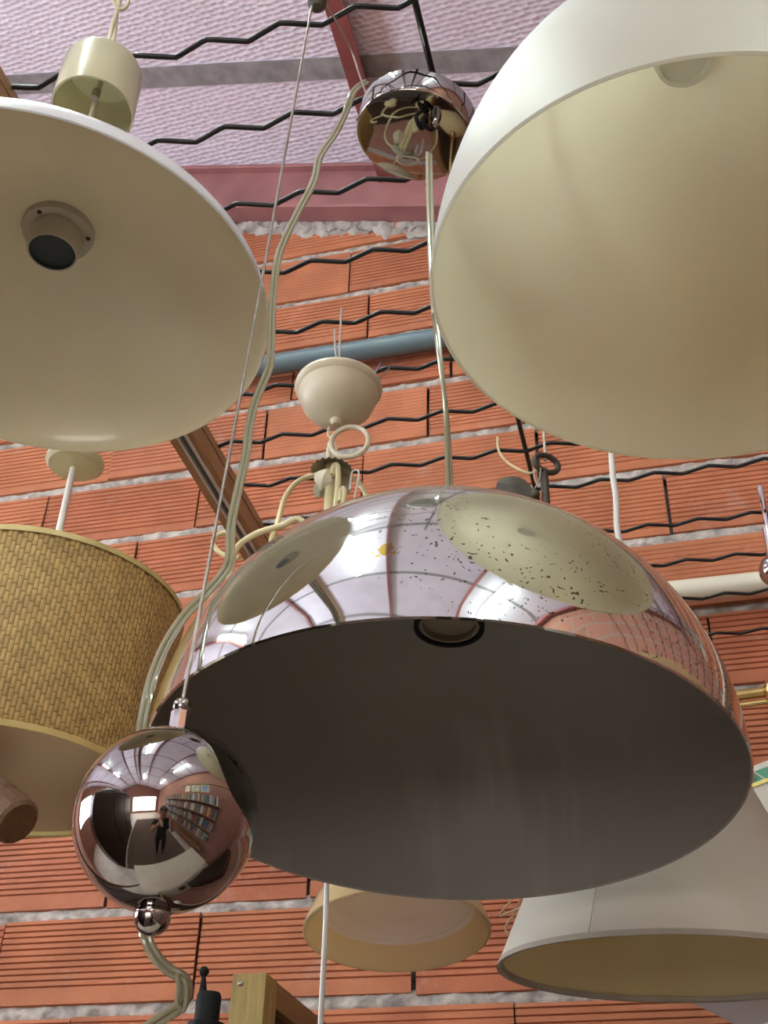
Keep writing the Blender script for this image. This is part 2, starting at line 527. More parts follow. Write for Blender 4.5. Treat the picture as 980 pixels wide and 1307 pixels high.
def sphere_prof(r, n=24, a0=-PI / 2, a1=PI / 2, cz=0.0):
    out = []
    for k in range(n + 1):
        a = a0 + (a1 - a0) * k / n
        c = math.cos(a)
        out.append((0.0 if c < 1e-6 else r * c, cz + r * math.sin(a)))
    return out

def frame_to(p, d):
    """matrix that puts local +Z along d at p"""
    q = Vector((0, 0, 1)).rotation_difference(Vector(d).normalized())
    return Matrix.Translation(p) @ q.to_matrix().to_4x4()

def Tr(x, y, z):
    return Matrix.Translation((x, y, z))

# ================================================================== THE SETTING
YW = 1.90
ROW, BL = 0.1626, 0.373
def roof_z(x):
    if x > -2.4:
        return 4.17 - 0.265 * (x + 0.735)
    return 4.17 + 0.265 * 1.665 + 0.265 * (x + 2.4)
X0, X1, Y0 = -5.0, 1.55, -7.0

# back wall: mortar bed behind single bricks, plain brickwork beyond them
BX0, BX1, BZ0 = -2.56, 1.17, 1.64
g = Geo()
box(BX0, X1, YW + 0.035, YW + 0.25, BZ0, 4.9, g)
wall = structure(make_obj('wall_back', g, M_mortar), 'hollow red brick wall with rough grey mortar joints')
g = Geo()
box(X0, BX0, YW, YW + 0.25, 0, 4.9, g); box(BX0, X1, YW, YW + 0.25, 0, BZ0, g); box(BX1, X1, YW, YW + 0.01, BZ0, 3.9, g)
make_obj('brickwork', g, M_wall, wall)

def brick_mesh(name, w, h, ngr, depth, m_lo, m_hi, seed):
    r = random.Random(seed)
    prof = []           # (y, z) front profile, y negative is towards the room
    z = -h / 2
    prof.append((0.0, z)); prof.append((-0.009, z + 0.002))
    zs = [-h / 2 + m_lo + (h - m_lo - m_hi) * (k + 0.5) / ngr for k in range(ngr)]
    for zc in zs:
        zc += r.uniform(-0.0006, 0.0006)
        prof += [(-0.010, zc - 0.0021), (-0.010 + depth, zc - 0.0004), (-0.010, zc + 0.0014)]
    prof += [(-0.009, h / 2 - 0.002), (0.0, h / 2)]
    gg = Geo()
    n = len(prof)
    xs = (-w / 2, w / 2)
    v = [(x + (0.0015 if (i in (0, n - 1)) else 0) * (-1 if x > 0 else 1), y, z) for x in xs for i, (y, z) in enumerate(prof)]
    f = [(i, i + 1, n + i + 1, n + i) for i in range(n - 1)]
    f += [tuple(range(n))[::-1], tuple(range(n, 2 * n))]
    gg.add(v, f)
    o = make_obj(name, gg, M_brick, None, 20)
    me = o.data
    bpy.data.objects.remove(o)
    return me

BW, BH = BL - 0.0048, ROW - 0.017
variants = [brick_mesh('brick', BW, BH, ng, dp, lo, hi, i) for i, (ng, dp, lo, hi) in enumerate([
    (11, 0.0040, 0.022, 0.004), (11, 0.0032, 0.018, 0.006), (12, 0.0024, 0.014, 0.008),
    (12, 0.0015, 0.016, 0.010), (11, 0.0048, 0.026, 0.004), (12, 0.0010, 0.02, 0.012)])]
half_variants = [brick_mesh('brick', BW / 2 - 0.002, BH, 11, d, 0.02, 0.005, 40 + i) for i, d in enumerate((0.003, 0.0045))]
row_z0 = 2.0674            # a bed joint seen near the foot of the frame
first_row = -2
rows = range(first_row, 14)
anchors = {0: -0.82, 1: -0.633, 2: -0.85, 3: -0.66, 4: -0.80, 5: -0.70, 6: -0.945, 7: -0.43, 8: -0.75, 9: -0.95, 10: -0.63, 11: -0.82, 12: -0.40, 13: -0.85, -1: -0.66, -2: -0.85}
for k in rows:
    zc = row_z0 + ROW * (k + 0.5)
    a = anchors[k]
    i0 = math.ceil((BX0 - a) / BL)
    i1 = math.floor((BX1 - a) / BL)
    for i in range(i0, i1):
        xc = a + BL * (i + 0.5)
        beam_under = 4.17 - 0.265 * (xc + BL / 2 + 0.735) - 0.185
        if zc - BH / 2 > beam_under + 0.05:
            continue
        low = k < 4
        me = rnd.choice(variants[:2] + variants[4:5]) if low else rnd.choice(variants[1:4] + variants[5:])
        if not low and rnd.random() < 0.3:
            me = variants[1]
        o = bpy.data.objects.new('brick', me)
        COL.objects.link(o)
        o.parent = wall
        o.location = (xc + rnd.uniform(-0.002, 0.002), YW + 0.002 + rnd.uniform(-0.003, 0.002), zc + rnd.uniform(-0.0025, 0.0025))
        o.rotation_euler = (rnd.uniform(-0.012, 0.012), rnd.uniform(-0.006, 0.006), rnd.uniform(-0.012, 0.012))

def bead(x0, x1, zc, hgt, yb, seed, amp=1.0, nx=None, slope=0.0, nz=7, mess=0.0):
    gg = Geo()
    nx = nx or int((x1 - x0) / 0.005)
    v, f = [], []
    for i in range(nx + 1):
        x = x0 + (x1 - x0) * i / nx
        for j in range(nz):
            t = j / (nz - 1)
            zz = zc + slope * (x - x0) + (t - 0.5) * hgt
            p = Vector((x * 38 + seed * 11.3, t * 2.2 + seed, zz * 4))
            nn = noise.noise(p) * 0.6 + noise.noise(p * 2.7) * 0.4
            edge = 1 - abs(2 * t - 1) ** 3
            zz += (noise.noise(Vector((x * 34 + seed * 5, t * 3, 7.7))) * 0.6 + noise.noise(Vector((x * 95, t * 4 + seed, 3.1))) * 0.5) * hgt * (0.22 + mess)
            y = yb - edge * (0.002 + amp * (0.006 * nn + 0.0025))
            v.append((x, y, zz))
    for i in range(nx):
        for j in range(nz - 1):
            q = i * nz + j
            f.append((q, q + nz, q + nz + 1, q + 1))
    return gg.add(v, f)

for k in range(first_row, 13):
    zj = row_z0 + ROW * k
    xr = min(BX1, -0.735 + (4.17 - 0.20 - zj) / 0.265)
    if xr > BX0 + 0.2:
        make_obj('mortar_joint', bead(BX0, xr, zj, 0.030, YW + 0.002, k + 20, 1.25), M_mortar, wall, 180)
# smeared plaster wedge under the beam
make_obj('plaster_smear', bead(BX0, BX1, 4.17 - 0.265 * (BX0 + 0.735) - 0.208, 0.060, YW - 0.008, 77, 1.6, slope=-0.265, nz=14, mess=0.25), M_plaster, wall, 180)

# side and rear walls
g = Geo(); box(X1, X1 + 0.2, Y0, YW + 0.25, 0, 4.2, g)
structure(make_obj('wall_right', g, M_sidewall), 'long red brick side wall behind book shelves')
g = Geo(); box(X0, X1, Y0 - 0.2, Y0, 2.5, 5.2, g); box(X0, -2.6, Y0 - 0.2, Y0, 0, 2.5, g); box(1.2, X1, Y0 - 0.2, Y0, 0, 2.5, g); box(-2.6, 1.2, Y0 - 0.2, Y0, 0, 0.25, g)
structure(make_obj('wall_rear', g, M_sidewall), 'red brick wall at far end of shop')
g = Geo()
box(X0 - 0.2, X0, Y0, YW + 0.25, 0, 2.0, g)
box(X0 - 0.2, X0, Y0, YW + 0.25, 3.4, 4.6, g)
for ya, yb in ((Y0, -5.6), (-3.6, -3.0), (-1.0, -0.4), (1.6, YW + 0.25)):
    box(X0 - 0.2, X0, ya, yb, 2.0, 3.4, g)
structure(make_obj('wall_left', g, M_sidewall), 'red brick side wall pierced by high windows')
g = Geo(); box(X0 - 0.2, X1 + 0.2, Y0 - 0.2, YW + 0.25, -0.1, 0, g)
structure(make_obj('floor', g, M_floor), 'shop floor made pale to bounce light upwards')
for i, (ya, yb) in enumerate(((-5.6, -3.6), (-3.0, -1.0), (-0.4, 1.6))):
    g = Geo(); box(X0 - 0.14, X0 - 0.12, ya, yb, 2.0, 3.4, g)
    w = structure(make_obj('window_%d' % (i + 1), g, M_pane), 'high frosted window lit by daylight')
    g = Geo()
    for yy in (ya, (ya + yb) / 2 - 0.02, yb - 0.04):
        box(X0 - 0.12, X0 - 0.06, yy, yy + 0.04, 2.0, 3.4, g)
    box(X0 - 0.12, X0 - 0.06, ya, yb, 2.0, 2.04, g); box(X0 - 0.12, X0 - 0.06, ya, yb, 3.36, 3.4, g); box(X0 - 0.12, X0 - 0.06, ya, yb, 2.69, 2.72, g)
    make_obj('window_frame', g, M_red, w)

g = Geo(); box(-2.6, 1.2, Y0 - 0.14, Y0 - 0.12, 0.25, 2.5, g)  # unseen shop front, added to throw low light into the lamps
w = structure(make_obj('window_4', g, M_fillfront), 'shop front window added to light the lamp insides')
g = Geo()
for xx in (-2.6, -1.67, -0.72, 0.23, 1.16):
    box(xx, xx + 0.04, Y0 - 0.12, Y0 - 0.05, 0.25, 2.5, g)
box(-2.6, 1.2, Y0 - 0.12, Y0 - 0.05, 0.25, 0.3, g); box(-2.6, 1.2, Y0 - 0.12, Y0 - 0.05, 2.45, 2.5, g); box(-2.6, 1.2, Y0 - 0.12, Y0 - 0.05, 1.9, 1.94, g)
make_obj('window_frame', g, M_red, w)

# roof: embossed panels between rafters, grey joint tapes, red rafters
g = Geo()
zt = 0.10
for xa, xb in ((X0 - 0.2, -2.4), (-2.4, X1 + 0.2)):
    za, zb = roof_z(xa), roof_z(xb)
    v = [(xa, Y0 - 0.2, za + 0.03), (xb, Y0 - 0.2, zb + 0.03), (xb, YW + 0.25, zb + 0.03), (xa, YW + 0.25, za + 0.03)]
    v += [(x, y, z + zt) for x, y, z in v]
    g.add(v, [(0, 3, 2, 1), (4, 5, 6, 7), (0, 1, 5, 4), (1, 2, 6, 5), (2, 3, 7, 6), (3, 0, 4, 7)])
ceiling = structure(make_obj('ceiling', g, M_seam), 'pitched shop roof lined with lilac embossed panels')
rafx = [-4.5, -3.45, -2.4, -1.62, -0.535, 0.55, 1.5]
edges = [X0] + rafx + [X1]
ylines = [-7.0, -5.63, -4.43, -3.23, -2.03, -0.83, 0.37, 1.567, 1.90]
for i in range(len(edges) - 1):
    xa, xb = edges[i], edges[i + 1]
    for j in range(len(ylines) - 1):
        ya, yb = ylines[j], ylines[j + 1]
        xa_, xb_ = xa, xb
        gg = Geo()
        za, zb = roof_z(xa_), roof_z(xb_)
        y_a, y_b = ya + 0.028, yb - 0.028
        v = [(xa_, y_a, za), (xb_, y_a, zb), (xb_, y_b, zb), (xa_, y_b, za)]
        v += [(x, y, z + 0.02) for x, y, z in v]
        gg.add(v, [(0, 3, 2, 1), (4, 5, 6, 7), (0, 1, 5, 4), (1, 2, 6, 5), (2, 3, 7, 6), (3, 0, 4, 7)])
        make_obj('ceiling_panel', gg, M_panel, ceiling)
for j in range(1, len(ylines) - 1):
    gg = Geo()
    for xa, xb in ((X0, -2.4), (-2.4, X1)):
        za, zb = roof_z(xa), roof_z(xb)
        v = [(xa, ylines[j] - 0.03, za - 0.003), (xb, ylines[j] - 0.03, zb - 0.003), (xb, ylines[j] + 0.03, zb - 0.003), (xa, ylines[j] + 0.03, za - 0.003)]
        v += [(x, y, z + 0.02) for x, y, z in v]
        gg.add(v, [(0, 3, 2, 1), (4, 5, 6, 7), (0, 1, 5, 4), (1, 2, 6, 5), (2, 3, 7, 6), (3, 0, 4, 7)])
    make_obj('joint_tape', gg, M_seam, ceiling)
for x in rafx:
    z = roof_z(x)
    gg = Geo()
    box(x - 0.022, x + 0.022, Y0, YW - 0.02, z - 0.055, z - 0.048, gg)
    box(x - 0.004, x + 0.004, Y0, YW - 0.02, z - 0.048, z + 0.02, gg)
    make_obj('rafter', gg, M_red, ceiling)
# steel beam along the head of the brick wall
def sloped(x0, x1, y0, y1, dz0, dz1, gg):
    v = []
    for dz in (dz0, dz1):
        for y in (y0, y1):
            for x in (x0, x1):
                v.append((x, y, 4.17 - 0.265 * (x + 0.735) + dz))
    f = [(0, 2, 3, 1), (4, 5, 7, 6), (0, 1, 5, 4), (1, 3, 7, 5), (3, 2, 6, 7), (2, 0, 4, 6)]
    gg.add(v, f)
g = Geo()
sloped(-2.4, X1, 1.868, 1.885, -0.175, -0.005, g)
sloped(-2.4, X1, 1.838, 1.915, -0.188, -0.175, g)
sloped(-2.4, X1, 1.848, 1.915, -0.012, 0.0, g)
structure(make_obj('trim_1', g, M_redpink, bevel=0.002), 'faded red steel beam sloping along top of brick wall')

# ================================================================== PENDANT LAMPS
# --- chrome dome
CH = (-0.153, 0.7307, 1.9165)
t = Thing('chrome_pendant_lamp', 'large chrome dome pendant lamp with grey inside, pitted and dusty', 'pendant lamp', CH, (0.018, 0.064))
prof, pm = dome_prof(0.2, 0.2, 2.04, 0.0022, 44)
shade = t.part('shade', lathe(prof, 128, mats=pm), [M_chrome, M_greyin])
g = Geo(); lathe([(0.0, 0.2), (0.017, 0.2), (0.017, 0.175), (0.0225, 0.172), (0.0225, 0.128), (0.0200, 0.128), (0.0200, 0.133), (0.0, 0.133)], 40, g)
soc = t.part('lamp_holder', g, mat('brown_bakelite', (0.26, 0.22, 0.17), 0.4), under=shade)
g = lathe([(0.0228, 0.126), (0.0262, 0.126), (0.0262, 0.138), (0.0228, 0.138)], 40, closed=True)
t.part('retaining_ring', g, M_blackpl, under=shade)
apex = t.M @ Vector((0, 0, 0.2))
g = lathe([(0.0, 0.236), (0.0035, 0.236), (0.0045, 0.226), (0.0045, 0.214), (0.007, 0.212), (0.007, 0.199), (0.0, 0.199)], 24)
t.part('cord_grip', g, M_tie)
CAN = Vector((-0.1762, 0.7049, 2.5903))
CT = Thing('tmp', 'x', 'x', CAN, (0.149, -0.064)); CM = CT.M; bpy.data.objects.remove(CT.e)
exit_pt = Vector((-0.1565, 0.6844, 2.5315))
g = Geo()
pth = [apex + Vector((0, 0, 0.01)), apex.lerp(exit_pt, 0.3) + Vector((0.002, 0, 0)), apex.lerp(exit_pt, 0.6) + Vector((-0.003, 0, 0)), exit_pt]
t.part('cord', twin(smooth_path(pth, 14), 0.0019, 8, 0.95, 0.09), M_flex, world=True, label='clear twin flex running up to the canopy')
for q in (0.09, 0.55):
    c = apex.lerp(exit_pt, q)
    gg = lathe([(0.0038, -0.003), (0.0058, -0.003), (0.0058, 0.003), (0.0038, 0.003)], 16, M=frame_to(c, exit_pt - apex), closed=True)
    box(0.004, 0.010, -0.002, 0.002, -0.002, 0.002, gg)
    for i in range(8):
        gg.v[-1 - i] = tuple(frame_to(c, exit_pt - apex) @ Vector(gg.v[-1 - i]))
    t.part('cable_tie', gg, M_tie, world=True)

# --- its chrome ceiling canopy, strung from the grid
t = Thing('chrome_canopy', 'round polished chrome ceiling canopy hanging tilted above dome lamp', 'canopy', CAN, (0.149, -0.064))
g = lathe([(0.0, 0.032), (0.050, 0.032), (0.0585, 0.028), (0.0585, 0.002), (0.0575, 0.0), (0.054, -0.0008), (0.02, -0.0012), (0.0, -0.0012)], 96)
t.part('cup', g, mat_chrome('smoked_chrome', False, (0.42, 0.41, 0.39)))
ex = t.I @ exit_pt
g = lathe([(0.0, -0.016), (0.004, -0.014), (0.0055, -0.006), (0.0055, 0.0), (0.0, 0.0)], 20, M=Tr(ex.x, ex.y, 0))
t.part('cord_outlet', g, M_darkchrome)
g = Geo()
tube(smooth_path([(ex.x - 0.002, ex.y + 0.012, -0.002), (ex.x - 0.004, ex.y + 0.004, -0.016), (ex.x - 0.010, ex.y - 0.008, -0.018), (ex.x - 0.008, ex.y - 0.004, -0.004)], 6), 0.0022, 8, g)
tube(smooth_path([(ex.x - 0.012, ex.y + 0.010, -0.002), (ex.x - 0.013, ex.y, -0.017), (ex.x - 0.016, ex.y - 0.010, -0.012), (ex.x - 0.012, ex.y - 0.008, -0.002)], 6), 0.0022, 8, g)
t.part('strain_relief', g, M_blackpl)
g = tube([(0.0, 0.0, 0.03), (0.004, 0.004, 0.045), (0.0, 0.006, 0.062)], 0.0018, 8)
t.part('hook', g, M_steel)
g = Geo()
for k in (-1, 1):
    lathe(sphere_prof(0.0016, 6), 10, g, M=Tr(-0.0555 + 0.001, -0.018 + 0.003 * k, 0.012 + 0.004 * k))
t.part('rivet', g, M_blackpl)

# --- ball counterweight on its steel cable with the long clear flex
SC = (-0.256, 0.531, 1.823)
SR = 0.0468
t = Thing('ball_counterweight', 'mirror-polished chrome ball counterweight hanging by thin steel cable before dome lamp', 'counterweight', SC)
t.part('ball', lathe(sphere_prof(SR, 48, -PI / 2, math.radians(49)) + [(SR * math.cos(math.radians(49)) - 0.002, SR * math.sin(math.radians(49)) - 0.001)], 96), M_darkchrome)
a49 = math.radians(50.0)
t.part('lid_seam', lathe([(SR * 1.0015 * math.cos(math.radians(k_)), SR * 1.0015 * math.sin(math.radians(k_))) for k_ in (48.4, 49.3, 50.2)], 96), M_blackpl)
lid = t.part('lid', lathe([(SR * math.cos(math.radians(48)) - 0.004, SR * math.sin(math.radians(48)) - 0.003)] + sphere_prof(SR * 1.004, 16, a49, PI / 2), 96), M_darkchrome)
g = lathe([(0.0, SR - 0.002), (0.0056, SR - 0.002), (0.0056, SR + 0.0125), (0.0046, SR + 0.0135), (0.0, SR + 0.0135)], 10)
t.part('neck', g, M_chrome2, sharp=20)
t.part('finial', lathe(sphere_prof(0.0052, 14, cz=SR + 0.0165), 28), M_darkchrome)
t.part('knob', lathe(sphere_prof(0.0092, 20, cz=-SR - 0.0025), 40), M_darkchrome)
PUL = Vector((-0.2334, 0.5572, 2.6120))
top = Vector((-0.2356, 0.5510, 2.5950))
cab = [Vector(SC) + Vector((0, 0, SR + 0.020)), Vector(SC).lerp(top, 0.5) + Vector((0, 0, 0.02)), top]
t.part('cable', tube(smooth_path(cab, 6), 0.0011, 7), M_steel, world=True)
g = Geo()
flex = [(-0.2124, 0.6533, 2.6205), (-0.2225, 0.6470, 2.5996), (-0.2290, 0.6453, 2.5655), (-0.2345, 0.6369, 2.5235), (-0.2443, 0.6281, 2.4806), (-0.2466, 0.6246, 2.4418), (-0.2586, 0.6226, 2.3977), (-0.2684, 0.6202, 2.3547), (-0.2713, 0.6219, 2.3174), (-0.2692, 0.6197, 2.2785),
        (-0.2671, 0.6205, 2.2442), (-0.2652, 0.6169, 2.2156), (-0.2720, 0.6149, 2.1817), (-0.2726, 0.6107, 2.1531), (-0.2725, 0.6108, 2.1274), (-0.2744, 0.6093, 2.0948), (-0.2737, 0.6034, 2.0603), (-0.2704, 0.6001, 2.0319), (-0.2700, 0.5935, 2.0153), (-0.2799, 0.5909, 1.9981), (-0.2864, 0.5797, 1.9765),
        (-0.2913, 0.5708, 1.9525), (-0.2952, 0.5676, 1.9298), (-0.2948, 0.5637, 1.9097), (-0.2948, 0.5638, 1.8874), (-0.2976, 0.5755, 1.8641), (-0.3002, 0.5934, 1.8342), (-0.2963, 0.5971, 1.8086), (-0.2838, 0.5807, 1.7839), (-0.2774, 0.5829, 1.7714), (-0.2696, 0.5880, 1.7641), (-0.2626, 0.5914, 1.7604),
        (-0.2619, 0.5958, 1.7549), (-0.2651, 0.5973, 1.7483), (-0.2741, 0.5976, 1.7429), (-0.2865, 0.6002, 1.7366), (-0.3022, 0.6085, 1.7284)]
t.part('flex', twin(smooth_path(flex, 6), 0.0017, 8, 0.95), M_flex, world=True, label='clear twin flex falling in a loose bend')
knot = [(-0.2642, 0.5863, 1.7615), (-0.2631, 0.5880, 1.7545), (-0.2651, 0.5925, 1.7495), (-0.2638, 0.5980, 1.7462), (-0.2607, 0.5940, 1.7509), (-0.2596, 0.5883, 1.7572), (-0.2636, 0.5893, 1.7611)]
t.part('flex_loop', tube(smooth_path(knot, 6), 0.0014, 8), M_flex, world=True)

t = Thing('cable_pulley', 'small tarnished pulley block hooked to wire grid above counterweight', 'pulley', PUL)
t.part('block', lathe([(0.0, -0.012), (0.005, -0.011), (0.0085, -0.005), (0.009, 0.004), (0.006, 0.012), (0.0, 0.014)], 20), M_bronze)
t.part('hook', tube(smooth_path([(0, 0, 0.012), (0.002, 0.004, 0.024), (0, 0.012, 0.036), (-0.002, 0.018, 0.043), (0, 0.010, 0.046)], 6), 0.0016, 8), M_steel)
t.part('return_cable', tube(smooth_path([PUL + Vector((0.007, 0, 0)), (-0.2211, 0.6225, 2.6327), (-0.2136, 0.6340, 2.6031), (-0.2039, 0.6355, 2.5621)], 5), 0.0009, 6), M_steel, world=True)

# --- opal white dome on the right
RW = (0.0545, 0.5949, 2.2006)
t = Thing('opal_pendant_lamp', 'big milky white plastic bell pendant lamp with cream glowing inside', 'pendant lamp', RW, (0.082, 0.0024))
prof, pm = dome_prof(0.185, 0.28, 2.08, 0.003, 44)
shade = t.part('shade', lathe(prof, 128, mats=pm), [M_opal, M_opalin])
g = lathe([(0.0, 0.276), (0.02, 0.276), (0.0225, 0.274), (0.0225, 0.263), (0.019, 0.263), (0.019, 0.269), (0.0, 0.269)], 40)
t.part('lamp_holder', g, M_white, under=shade)
ap = t.M @ Vector((0, 0, 0.278))
t.part('cap', lathe([(0.0, 0.32), (0.008, 0.318), (0.02, 0.30), (0.025, 0.272), (0.0, 0.272)], 32), M_white)
t.part('cord', tube([ap + Vector((0, 0, 0.03)), (ap.x, ap.y, 2.646)], 0.0026, 8), M_white, world=True)

# --- beige enamelled dome on the left
LW = (-0.4613, 0.5836, 2.2947)
t = Thing('enamel_pendant_lamp', 'shallow white enamelled dome pendant lamp with glossy beige inside', 'pendant lamp', LW)
prof, pm = dome_prof(0.19, 0.098, 1.72, 0.002, 40)
shade = t.part('shade', lathe(prof, 128, mats=pm), [M_whiteout, M_creamin])
fl = t.part('holder_flange', lathe([(0.0, 0.087), (0.030, 0.087), (0.031, 0.090), (0.031, 0.0945), (0.0, 0.0945)], 48), mat('beige_porcelain', (0.52, 0.47, 0.38), 0.35))
for k in range(3):
    a = 2 * PI * k / 3 + 0.4
    t.part('screw', lathe([(0.0, 0.0855), (0.0018, 0.086), (0.0022, 0.0872), (0, 0.0872)], 12, M=Tr(0.0262 * math.cos(a), 0.0262 * math.sin(a), 0)), M_bronze, under=fl)
g = lathe([(0.0225, 0.088), (0.0225, 0.071), (0.021, 0.064), (0.0195, 0.064), (0.0195, 0.068), (0.0, 0.068)], 48, mats=[0, 0, 0, 1, 1])
t.part('lamp_holder', g, [mat('beige_porcelain', (0.52, 0.47, 0.38), 0.35), mat('dark_socket', (0.055, 0.07, 0.072), 0.3)])
g = lathe([(0.0365, 0.0), (0.0385, 0.0), (0.0385, 0.060), (0.036, 0.066), (0.006, 0.067), (0.006, 0.0645), (0.034, 0.063), (0.0365, 0.058)], 64, M=Tr(0.0, 0.0, 0.262), closed=True)
t.part('ceiling_cup', g, M_cup, label='cream plastic ceiling cup')
t.part('cup_screw', lathe([(0, 0.0), (0.004, 0.0), (0.004, 0.012), (0.0, 0.012)], 12, M=Tr(0.008, -0.012, 0.262)), M_steel)
p0 = Vector(LW)
cordp = [p0 + Vector((0, 0, 0.09)), p0 + Vector((0.001, 0, 0.2)), p0 + Vector((0, 0, 0.33)), (-0.4803, 0.6047, 2.7232), (-0.4797, 0.6020, 2.7524), (-0.4792, 0.5973, 2.7929), (-0.4765, 0.5881, 2.8231)]
t.part('cord', twin(smooth_path(cordp, 10), 0.0022, 8, 0.9, 0.12), M_cream, world=True)
t.part('cord_loop', tube(smooth_path([(-0.4814, 0.5953, 2.7692), (-0.4766, 0.5995, 2.7620), (-0.4707, 0.6011, 2.7654), (-0.4683, 0.5995, 2.7770), (-0.4740, 0.5958, 2.7883), (-0.4805, 0.5923, 2.7820)], 6, True), 0.002, 8, closed=True), M_cream, world=True)

# --- woven raffia drum with its pale disc canopy
AX = Vector((-0.738, 1.098, 0))
ZB, ZT, RB, RT = 2.116, 2.349, 0.1605, 0.1745
t = Thing('woven_drum_lamp', 'ochre woven raffia drum pendant shade on white rod', 'pendant lamp', (AX.x, AX.y, ZB))
H = ZT - ZB
def rad(z):
    return RB + (RT - RB) * z / H
g = lathe([(RB - 0.003, 0.0), (RB - 0.0006, 0.0), (RT - 0.0006, H), (RT - 0.003, H)], 96, mats=[0, 0, 0, 1], closed=True)
body = t.part('drum', g, [M_weaveback, M_shadein])
g = Geo()
ncol, cell = 190, 0.0145
gap = 0.08
for c in range(ncol):
    a0 = 2 * PI * (c + gap) / ncol
    a1 = 2 * PI * (c + 1 - gap) / ncol
    off = (c % 3) * cell / 3 + rnd.uniform(-0.0008, 0.0008)
    z = 0.007 - off
    while z < H - 0.008:
        z0, z1 = max(z + 0.0008, 0.006), min(z + cell - 0.0008, H - 0.006)
        if z1 - z0 > 0.003:
            am, zm = (a0 + a1) / 2, (z0 + z1) / 2
            hgt = 0.0015 + rnd.uniform(-0.0003, 0.0003)
            v = []
            for zz, hz in ((z0, 0.0), (z0 + (z1 - z0) * 0.22, 0.85), (z1 - (z1 - z0) * 0.22, 1.0), (z1, 0.15)):
                for aa, ha in ((a0, 0.15), (am, 1.0), (a1, 0.15)):
                    r_ = rad(zz) - 0.0004 + hgt * min(hz, 1) * ha
                    v.append((r_ * math.cos(aa), r_ * math.sin(aa), zz))
            f = []
            for i in range(3):
                for j in range(2):
                    q = i * 3 + j
                    f.append((q, q + 1, q + 4, q + 3))
            g.add(v, f)
        z += cell
weave = t.part('weave', g, M_weave, sharp=60, under=None)
weave['kind'] = 'stuff'
t.part('top_binding', lathe([(RT - 0.004, H - 0.003), (RT + 0.0018, H - 0.007), (RT + 0.0018, H), (RT, H + 0.0015), (RT - 0.004, H + 0.001)], 96, closed=True), M_goldtrim)
t.part('bottom_binding', lathe([(RB - 0.004, 0.0), (RB + 0.001, -0.001), (RB + 0.0015, 0.006), (RB - 0.0035, 0.005)], 96, closed=True), M_goldtrim)
g = Geo()
for k in range(3):
    a = 2 * PI * k / 3 + 0.5
    tube([(0.012 * math.cos(a), 0.012 * math.sin(a), H - 0.02), ((RT - 0.003) * math.cos(a), (RT - 0.003) * math.sin(a), H - 0.005)], 0.0015, 8, g)
t.part('shade_support', g, M_white)
t.part('lamp_holder', lathe([(0.0, H - 0.005), (0.018, H - 0.008), (0.018, H - 0.06), (0.015, H - 0.06), (0.015, H - 0.03), (0.0, H - 0.03)], 32), M_white)
t.part('rod', tube([(0, 0, H - 0.01), (0, 0, 2.575 - ZB)], 0.0046, 14), M_white)
t.part('canopy', lathe([(0.0, 2.566 - ZB), (0.034, 2.570 - ZB), (0.039, 2.575 - ZB), (0.039, 2.579 - ZB), (0.02, 2.60 - ZB), (0.0, 2.604 - ZB)], 48), M_cup)
t.part('hook', tube([(0, 0, 2.60 - ZB), (0.002, 0.004, 2.63 - ZB), (0, 0.002, 2.652 - ZB)], 0.0016, 8), M_steel)

# --- amber alabaster glass shade on a wall arm
t = Thing('alabaster_wall_lamp', 'amber alabaster glass bell shade on curved wall arm below dome lamp', 'wall lamp', (-0.3027, 1.2055, 1.9641), (-0.064, 0.133))
outer = [(0.0165, 0.082), (0.026, 0.078), (0.050, 0.068), (0.070, 0.052), (0.084, 0.034), (0.093, 0.016), (0.0975, 0.003), (0.098, 0.0)]
inner = [(0.0965, -0.001), (0.094, 0.0015), (0.084, 0.020), (0.079, 0.027), (0.0755, 0.028), (0.070, 0.038), (0.066, 0.0405), (0.060, 0.049), (0.055, 0.0515), (0.047, 0.0585), (0.026, 0.068), (0.0165, 0.072)]
def densify(pr, n=3):
    P = smooth_path([(a, b, 0) for a, b in pr], n)
    return [(p.x, p.y) for p in P]
o_, i_ = densify(outer), densify(inner)
t.part('shade', lathe(o_ + i_, 96, mats=[0] * (len(o_) + 7) + [1] * (len(i_) - 7), closed=True), [M_alab, M_alabin])
hd = t.part('lamp_holder', lathe([(0.0, 0.11), (0.012, 0.11), (0.017, 0.095), (0.017, 0.06), (0.0, 0.06)], 32), M_brass)
hp = t.M @ Vector((0, 0, 0.105))
t.part('arm', tube(smooth_path([hp, hp + Vector((0.0, 0.03, 0.09)), hp + Vector((0.01, 0.18, 0.26)), hp + Vector((0.01, 0.42, 0.36)), (hp.x + 0.01, YW - 0.02, hp.z + 0.36)], 8), 0.006, 12), M_brass, world=True)
t.part('wall_plate', lathe([(0.0, 0.0), (0.04, 0.0), (0.04, 0.006), (0.02, 0.018), (0.0, 0.02)], 36, M=frame_to((hp.x + 0.01, YW - 0.004, hp.z + 0.36), (0, -1, 0))), M_brass, world=True)

